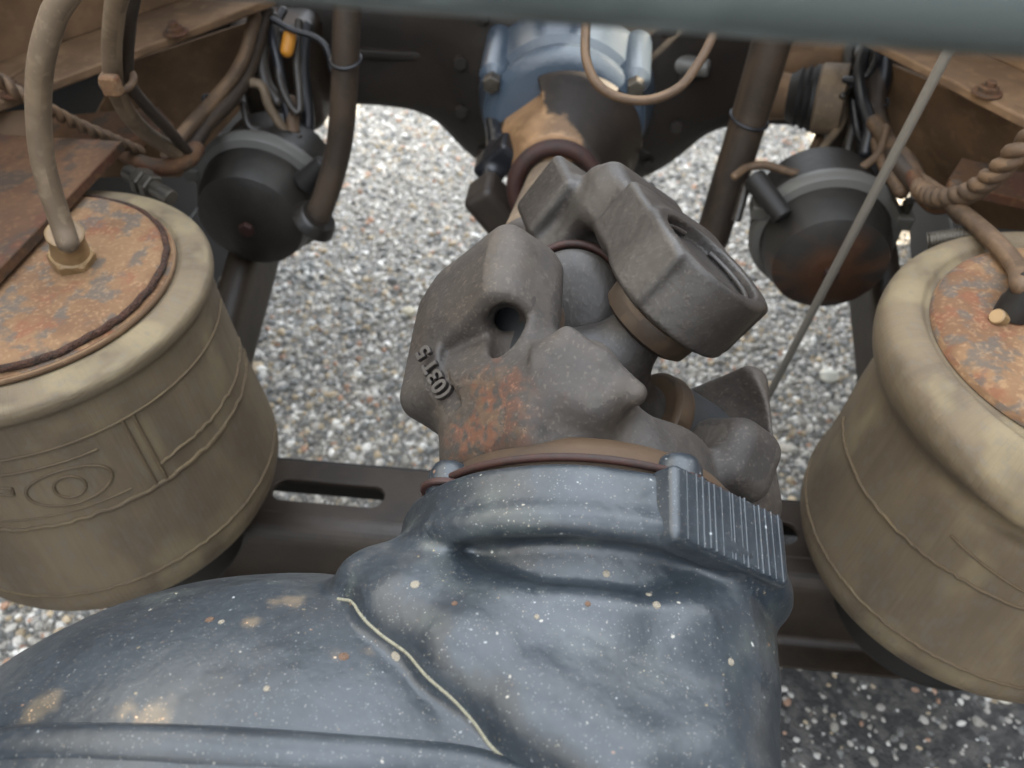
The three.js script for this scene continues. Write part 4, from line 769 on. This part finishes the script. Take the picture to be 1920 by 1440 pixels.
{ const o = mesh(numbered('stay_rod'), rod([0.3074, 0.83, -0.6398], [0.2742, 0.2862, -0.7081], 0.0044, 0.0044, 16), M.galv); o.userData = { label: 'long thin straight grey rod slanting from the cross bar towards the ground', category: 'rod' }; }
line('brake_line', 'brown hose curving over the top of the brake chamber with the rusty underside', 'hose', [[0.2147, 0.5599, -0.8775], [0.2304, 0.5618, -0.8953], [0.2514, 0.5642, -0.8999], [0.2837, 0.5585, -0.8976], [0.324, 0.5538, -0.8971], [0.3632, 0.5585, -0.906], [0.3877, 0.5786, -0.9145], [0.3925, 0.6066, -0.9289]], 0.0052, M.hoseBrown);
line('brake_line', 'thin pale hose bending down to the top of the chamber with the rusty underside', 'hose', [[0.3807, 0.6165, -1.094], [0.3801, 0.5804, -1.0577], [0.3684, 0.5619, -1.0237], [0.3429, 0.5513, -0.9819], [0.3221, 0.5366, -0.9365]], 0.0055, M.hose);
line('brake_line', 'brown hose dropping beside the round bushing', 'hose', [[0.364, 0.5446, -1.0911], [0.353, 0.5299, -1.0468], [0.3317, 0.5238, -0.9957], [0.3176, 0.5238, -0.9516]], 0.007, M.hoseBrown);
// wire loom on both sides
const loomL = [
  [[[-0.4029, 0.6886, -0.9847], [-0.4104, 0.6574, -0.9525], [-0.4184, 0.64, -0.9199], [-0.436, 0.6228, -0.8724], [-0.4399, 0.621, -0.7991], [-0.4404, 0.6174, -0.7527]], 0.0085, 'hoseBrown', 'brown hose running from the wire loom down to the curled rusty lip'],
  [[[-0.397, 0.6861, -1.0113], [-0.4073, 0.6518, -0.9757], [-0.4126, 0.6315, -0.9405], [-0.4226, 0.6162, -0.8956], [-0.4356, 0.6089, -0.8442], [-0.435, 0.6034, -0.7818]], 0.010, 'hoseDark', 'dark brown hose running from the wire loom past the inner panel'],
  [[[-0.4139, 0.6494, -0.9725], [-0.423, 0.6325, -0.9404], [-0.4168, 0.6257, -0.9342], [-0.3925, 0.6218, -0.9328], [-0.3844, 0.5979, -0.9238], [-0.3652, 0.5613, -0.9175]], 0.0062, 'hose', 'pale grey cable with a sharp bend above the brake chamber'],
  [[[-0.3862, 0.6812, -1.0075], [-0.3792, 0.6469, -0.9737], [-0.3712, 0.6175, -0.9449], [-0.3531, 0.5954, -0.9247], [-0.3458, 0.592, -0.922], [-0.3456, 0.6028, -0.9329], [-0.3538, 0.642, -0.9714], [-0.3546, 0.6763, -1.0059]], 0.0052, 'wire', 'grey wire looping down and back up in the loom'],
  [[[-0.4006, 0.6627, -1.0015], [-0.4036, 0.6379, -0.9763], [-0.3941, 0.6132, -0.9524], [-0.3786, 0.5983, -0.9391]], 0.0095, 'wire', 'stout blue-grey wire bundle hanging in the loom'],
  [[[-0.3845, 0.6789, -1.0337], [-0.3867, 0.6665, -0.9926], [-0.3767, 0.6371, -0.9641], [-0.3681, 0.5983, -0.9402], [-0.3631, 0.554, -0.9246]], 0.0062, 'wireBlack', 'black wire hanging straight through the loom'],
  [[[-0.355, 0.6601, -1.0321], [-0.3568, 0.6298, -1.0015], [-0.3545, 0.5951, -0.9811], [-0.3503, 0.5573, -0.9577], [-0.3574, 0.5292, -0.9429]], 0.0085, 'wireBlack', 'black cable at the inner edge of the loom'],
  [[[-0.3768, 0.6899, -0.9745], [-0.3524, 0.6804, -0.9675], [-0.3215, 0.6733, -0.9636], [-0.3058, 0.6638, -0.9557], [-0.3005, 0.6406, -0.9471]], 0.0038, 'wireBlack', 'thin black wire arching over to the thick brown hose'],
  [[[-0.4191, 0.6003, -0.9227], [-0.4065, 0.5783, -0.9018], [-0.3827, 0.5711, -0.9113], [-0.3511, 0.5613, -0.919]], 0.0045, 'wire', 'grey wire lying across the top of the brake chamber'],
  [[[-0.365, 0.5938, -0.9503], [-0.3608, 0.5738, -0.9306], [-0.3595, 0.5464, -0.9174]], 0.009, 'hoseBrown', 'short brown hose end above the blue-grey clamp band'],
];
for (const [p, r, m, l] of loomL) line('loom_wire', l, 'wire', p, r, M[m], 'wires of the loom above the chamber');
line('marker_plug', 'small orange plug among the loom wires', 'plug', [[-0.359, 0.6684, -0.9761], [-0.3598, 0.6626, -0.9702], [-0.361, 0.6554, -0.9628]], 0.0085, M.orange);
const loomR = [
  [[[0.3981, 0.6665, -1.0751], [0.4003, 0.6322, -1.0408], [0.3966, 0.5975, -0.9914], [0.4037, 0.5829, -0.949], [0.4059, 0.5844, -0.8796], [0.4102, 0.5937, -0.8041]], 0.012, 'hoseDark', 'dark hose bundle running down to the brown twisted wrap'],
  [[[0.3914, 0.6589, -1.0951], [0.3884, 0.6339, -1.0697], [0.3872, 0.6189, -1.0545], [0.3657, 0.6082, -1.0273], [0.356, 0.6077, -1.0115]], 0.0045, 'wire', 'grey wire bending back across the loom beside the bushing'],
  [[[0.3742, 0.65, -1.0986], [0.3692, 0.6298, -1.0778], [0.3825, 0.6045, -1.0538], [0.3826, 0.5692, -1.0182], [0.3782, 0.5439, -0.9924]], 0.0075, 'wire', 'grey wire hanging next to the round bushing'],
  [[[0.4031, 0.6518, -1.0609], [0.4028, 0.6224, -1.0312], [0.3974, 0.6077, -1.0159]], 0.014, 'wireBlack', 'short fat black cable end above the dark hose bundle'],
  [[[0.3811, 0.628, -1.0488], [0.3881, 0.5979, -1.005], [0.3936, 0.5829, -0.9621], [0.3947, 0.5739, -0.9105], [0.4, 0.5725, -0.8385]], 0.0085, 'hoseBrown', 'brown hose passing behind the thin grey rod'],
  [[[0.3771, 0.5938, -1.0283], [0.3873, 0.5638, -0.9992], [0.3961, 0.5538, -0.9615], [0.376, 0.5488, -0.9545], [0.3489, 0.5439, -0.9467]], 0.006, 'wireBlack', 'black wire curling down onto the chamber with the rusty underside'],
];
loomR.push([[[0.3784, 0.6607, -1.0529], [0.3726, 0.6315, -1.023], [0.3792, 0.6073, -0.9993], [0.3874, 0.5901, -0.9687], [0.3832, 0.5661, -0.9441]], 0.0085, 'wireBlack', 'black cable running down the middle of the loom beside the bushing'],
  [[[0.3579, 0.6224, -1.0265], [0.3731, 0.6267, -1.0182], [0.387, 0.6454, -1.0242], [0.3884, 0.6646, -1.0437]], 0.005, 'wireBlack', 'black wire tied across the top of the loom beside the bushing'],
  [[[0.3889, 0.5972, -0.9617], [0.4018, 0.5879, -0.9253], [0.4117, 0.5889, -0.8848], [0.4091, 0.5917, -0.8304]], 0.010, 'hoseBrown', 'brown hose end meeting the curled rusty lip behind the twisted wrap']);
for (const [p, r, m, l] of loomR) line('loom_wire', l, 'wire', p, r, M[m], 'wires of the loom beside the bushing');
{
  const t = thing('bolt', 'blue-grey hex bolt with nuts sticking out beside the rusty curled lip', 'bolt');
  const a = [-0.4557, 0.6302, -0.6929], b = [-0.3954, 0.6208, -0.6614], d = V3(b).sub(V3(a)).normalize();
  mesh('shank', rod(a, b, 0.0085, 0.0085, 20), M.bolt, t); const m1 = V3(a).addScaledVector(d, 0.018); mesh('nut', hex(m1.toArray(), m1.clone().addScaledVector(d, 0.012).toArray(), 0.0145), M.bolt, t); mesh('nut', hex(m1.clone().addScaledVector(d, 0.013).toArray(), m1.clone().addScaledVector(d, 0.024).toArray(), 0.0135), M.bolt, t);
}
{
  const t = thing('bolt', 'threaded grey bolt end pointing out over the sagging air spring', 'bolt');
  const a = [0.3906, 0.6518, -0.6329], b = [0.3552, 0.6355, -0.6412], d = V3(b).sub(V3(a)).normalize(); mesh('shank', rod(a, b, 0.0078, 0.0078, 20), M.bolt, t);
  for (let i = 0; i < 12; i++) { const c = V3(a).addScaledVector(d, 0.012 + i * 0.0026); mesh('thread', torus(c.toArray(), d.toArray(), 0.0078, 0.0008, 24, 6), M.bolt, t); }
}
{
  const t = thing('torque_rod_bushing', 'round dusty bushing with a ribbed dark boot behind the brown pipe', 'bushing');
  const a = [0.3752, 0.5859, -1.0485], b = [0.2665, 0.5734, -1.0814], d = V3(b).sub(V3(a)), L = d.length(); d.normalize();
  mesh('drum', lathe([[0, 0], [0.040, 0], [0.046, 0.004], [0.046, 0.036], [0.042, 0.04], [0, 0.04]], a, d.toArray(), 40), M.hose, t);
  mesh('boot', lathe([[0, 0.038], [0.043, 0.038], [0.044, 0.044], [0.039, 0.048], [0.042, 0.053], [0.036, 0.058], [0.039, 0.063], [0.033, 0.07], [0.03, 0.076], [0, 0.076]], a, d.toArray(), 40), M.blackMatt, t);
  mesh('arm', rod(V3(a).addScaledVector(d, 0.07).toArray(), V3(a).addScaledVector(d, L).toArray(), 0.030, 0.034, 32), M.frame, t);
  mesh('arm_top', rod([0.4007, 0.6083, -1.1306], [0.2834, 0.5887, -1.1554], 0.036, 0.03, 32), M.frame, t);
}

// ---------------------------------------------------------------- fixings
function fixing(name, label, p, d, r, m, group) { const t = thing(name, label, 'bolt', group); const D = V3(d).normalize(); mesh('head', hex(p, V3(p).addScaledVector(D, r * 0.75).toArray(), r), m, t); mesh('washer', rod(V3(p).addScaledVector(D, -0.001).toArray(), V3(p).addScaledVector(D, 0.0022).toArray(), r * 1.45), m, t); mesh('thread_end', rod(V3(p).addScaledVector(D, r * 0.6).toArray(), V3(p).addScaledVector(D, r * 1.25).toArray(), r * 0.55), m, t); }
fixing('bolt', 'hex bolt on the brown flange of the brace behind the rubber hose clamp', [-0.4473, 0.7115, -0.8615], [0, 1, 0], 0.010, M.rustPlain);
fixing('bolt', 'hex bolt on the brown flange left of the grey hose top', [-0.542, 0.7115, -0.6938], [0, 1, 0], 0.010, M.rustPlain);
fixing('bolt', 'hex bolt on the brown flange above the dark recess behind the thin rod', [0.424, 0.7115, -0.7954], [0, 1, 0], 0.010, M.rustPlain);
// ties round the hoses
for (const [p, d, r, l] of [[[-0.2438, 0.7003, -0.8354], [0, 1, 0.2], 0.0165, 'black tie round the thick dark brown hose'], [[0.2333, 0.5964, -0.9588], [0.2, 1, 0.1], 0.0245, 'dark band round the wide brown pipe'], [[-0.4356, 0.6229, -0.8767], [0.6, 0.8, 0], 0.0115, 'black tie round the brown loom hose'], [[0.3976, 0.6073, -1.0012], [0, 1, 0.1], 0.0135, 'black tie round the dark hose bundle']]) { const o = mesh(numbered('cable_tie'), torus(p, d, r, 0.0022, 40, 8), M.wireBlack); o.userData = { label: l, category: 'cable tie' }; }
// ---------------------------------------------------------------- unseen trailers added on both sides to shade this truck
function wheel(parent, x, y, z, r, w) { const g = mesh('wheel', lathe([[0.1, 0], [r * 0.55, 0], [r * 0.9, 0.005], [r, 0.05], [r, w - 0.05], [r * 0.9, w - 0.005], [r * 0.55, w], [0.1, w]], [x, y, z], [1, 0, 0], 40), M.tyre, parent); mesh('rim', lathe([[0.05, 0.03], [r * 0.56, 0.0], [r * 0.56, w], [0.05, w - 0.03]], [x, y, z], [1, 0, 0], 32), M.white, g); }
{
  const t = thing('shade_trailer', 'added unseen pale grey trailer that blocks the sun, beside the tank side', 'trailer');
  mesh('body', box([2.95, 2.65, 4.0], [2.5, 2.9, 10.6], 0.03), M.white, t);
  for (let i = 0; i < 16; i++) mesh('side_post', box([1.69, 2.65, -1.15 + i * 0.62], [0.03, 2.8, 0.05], 0.006), M.white, t);
  for (const z of [6.6, 7.9]) for (const x of [1.78, 3.55]) wheel(t, x, 0.5, z, 0.5, 0.56);
  for (const x of [2.1, 3.8]) mesh('landing_leg', box([x, 0.62, 0.9], [0.12, 1.2, 0.12], 0.01), M.black, t);
}
{
  const t = thing('shade_trailer', 'added unseen pale grey trailer that cuts side light, on the open side', 'trailer');
  mesh('body', box([-3.15, 2.65, 1.6], [2.5, 2.9, 12.5], 0.03), M.white, t);  // second trailer, added to cut low light from this side
  for (let i = 0; i < 20; i++) mesh('side_post', box([-1.89, 2.65, -4.5 + i * 0.62], [0.03, 2.8, 0.05], 0.006), M.white, t);
  for (const z of [5.6, 6.9]) for (const x of [-4.3, -2.5]) wheel(t, x, 0.5, z, 0.5, 0.56);
  for (const x of [-3.9, -2.3]) mesh('landing_leg', box([x, 0.62, -2.2], [0.12, 1.2, 0.12], 0.01), M.black, t);
}
// this truck's own wheels, unseen; then tank, panel and plate added to block light
for (const [x, z, l] of [[0.72, -1.22, 'pair of black tyres on the far axle, trailer side'], [-1.28, -1.22, 'pair of black tyres on the far axle, open side'], [0.72, 0.12, 'pair of black tyres on the near axle, trailer side'], [-1.28, 0.12, 'pair of black tyres on the near axle, open side']]) {
  const t = thing('dual_wheel', l, 'wheel', 'tandem wheels'); wheel(t, x, 0.515, z, 0.515, 0.27); wheel(t, x + 0.29, 0.515, z, 0.515, 0.27);
}
{
  const t = thing('sun_block_tank', 'added unseen round-sided tank that keeps sun off the ground', 'tank');
  mesh('shell', rod([0.96, 0.64, -1.68], [0.96, 0.64, -2.75], 0.31, 0.31, 48, 0.08), M.steelBlue, t);  // unseen tank added to keep direct sun off the ground
  for (const z of [-2.05, -2.55]) mesh('strap', torus([0.96, 0.64, z], [0, 0, 1], 0.312, 0.012, 64, 8), M.black, t);
}
{
  const t = thing('sun_block_panel', 'added unseen panel along the frame rail, its hole shaping a sun patch', 'panel');
  const sh = new THREE.Shape([[0.9, 0.977], [2.4, 0.977], [2.4, 1.70], [0.9, 1.70]].map(([z, y]) => new THREE.Vector2(z, y)));  // unseen panel added to block the sun
  const h = new THREE.Path([[1.10, 1.07], [1.15, 1.00], [1.24, 1.00], [1.30, 1.06], [1.31, 1.16], [1.25, 1.21], [1.21, 1.16], [1.14, 1.18]].map(([z, y]) => new THREE.Vector2(z, y))); sh.holes.push(h);  // opening shaped to let one patch of sun reach the far yoke
  const g = new THREE.ExtrudeGeometry(sh, { depth: 0.008, bevelEnabled: false }); g.rotateY(Math.PI / 2); g.translate(0.632, 0, 0);
  mesh('panel', B(g), M.black, t);
  for (const z of [-0.95, -1.65, -2.35]) mesh('post', box([0.655, 1.33, z], [0.03, 0.70, 0.04], 0.004), M.black, t);
}
{
  const t = thing('overhead_shade_plate', 'added unseen fifth wheel plate that shades the far axle from above', 'fifth wheel');
  const sh = new THREE.Shape([[-0.42, -0.80], [-0.14, -0.80], [-0.07, -1.0], [0.07, -1.0], [0.14, -0.80], [0.40, -0.80], [0.44, -1.0], [0.42, -1.46], [-0.42, -1.46], [-0.46, -1.0]].map(([x, z]) => new THREE.Vector2(x, z)));  // unseen plate added to block the sky over the far axle
  const g = new THREE.ExtrudeGeometry(sh, { depth: 0.03, bevelEnabled: true, bevelSize: 0.006, bevelThickness: 0.006, bevelSegments: 2 }); g.applyMatrix4(new THREE.Matrix4().makeBasis(new THREE.Vector3(1, 0, 0), new THREE.Vector3(0, 0, 1), new THREE.Vector3(0, -1, 0))); g.translate(0, 1.09, 0);
  mesh('plate', B(g), M.black, t);
  for (const x of [-0.5, 0.5]) mesh('support', box([x, 1.02, -1.40], [0.22, 0.09, 0.14], 0.01), M.black, t);
}

renderer.render(scene, camera);
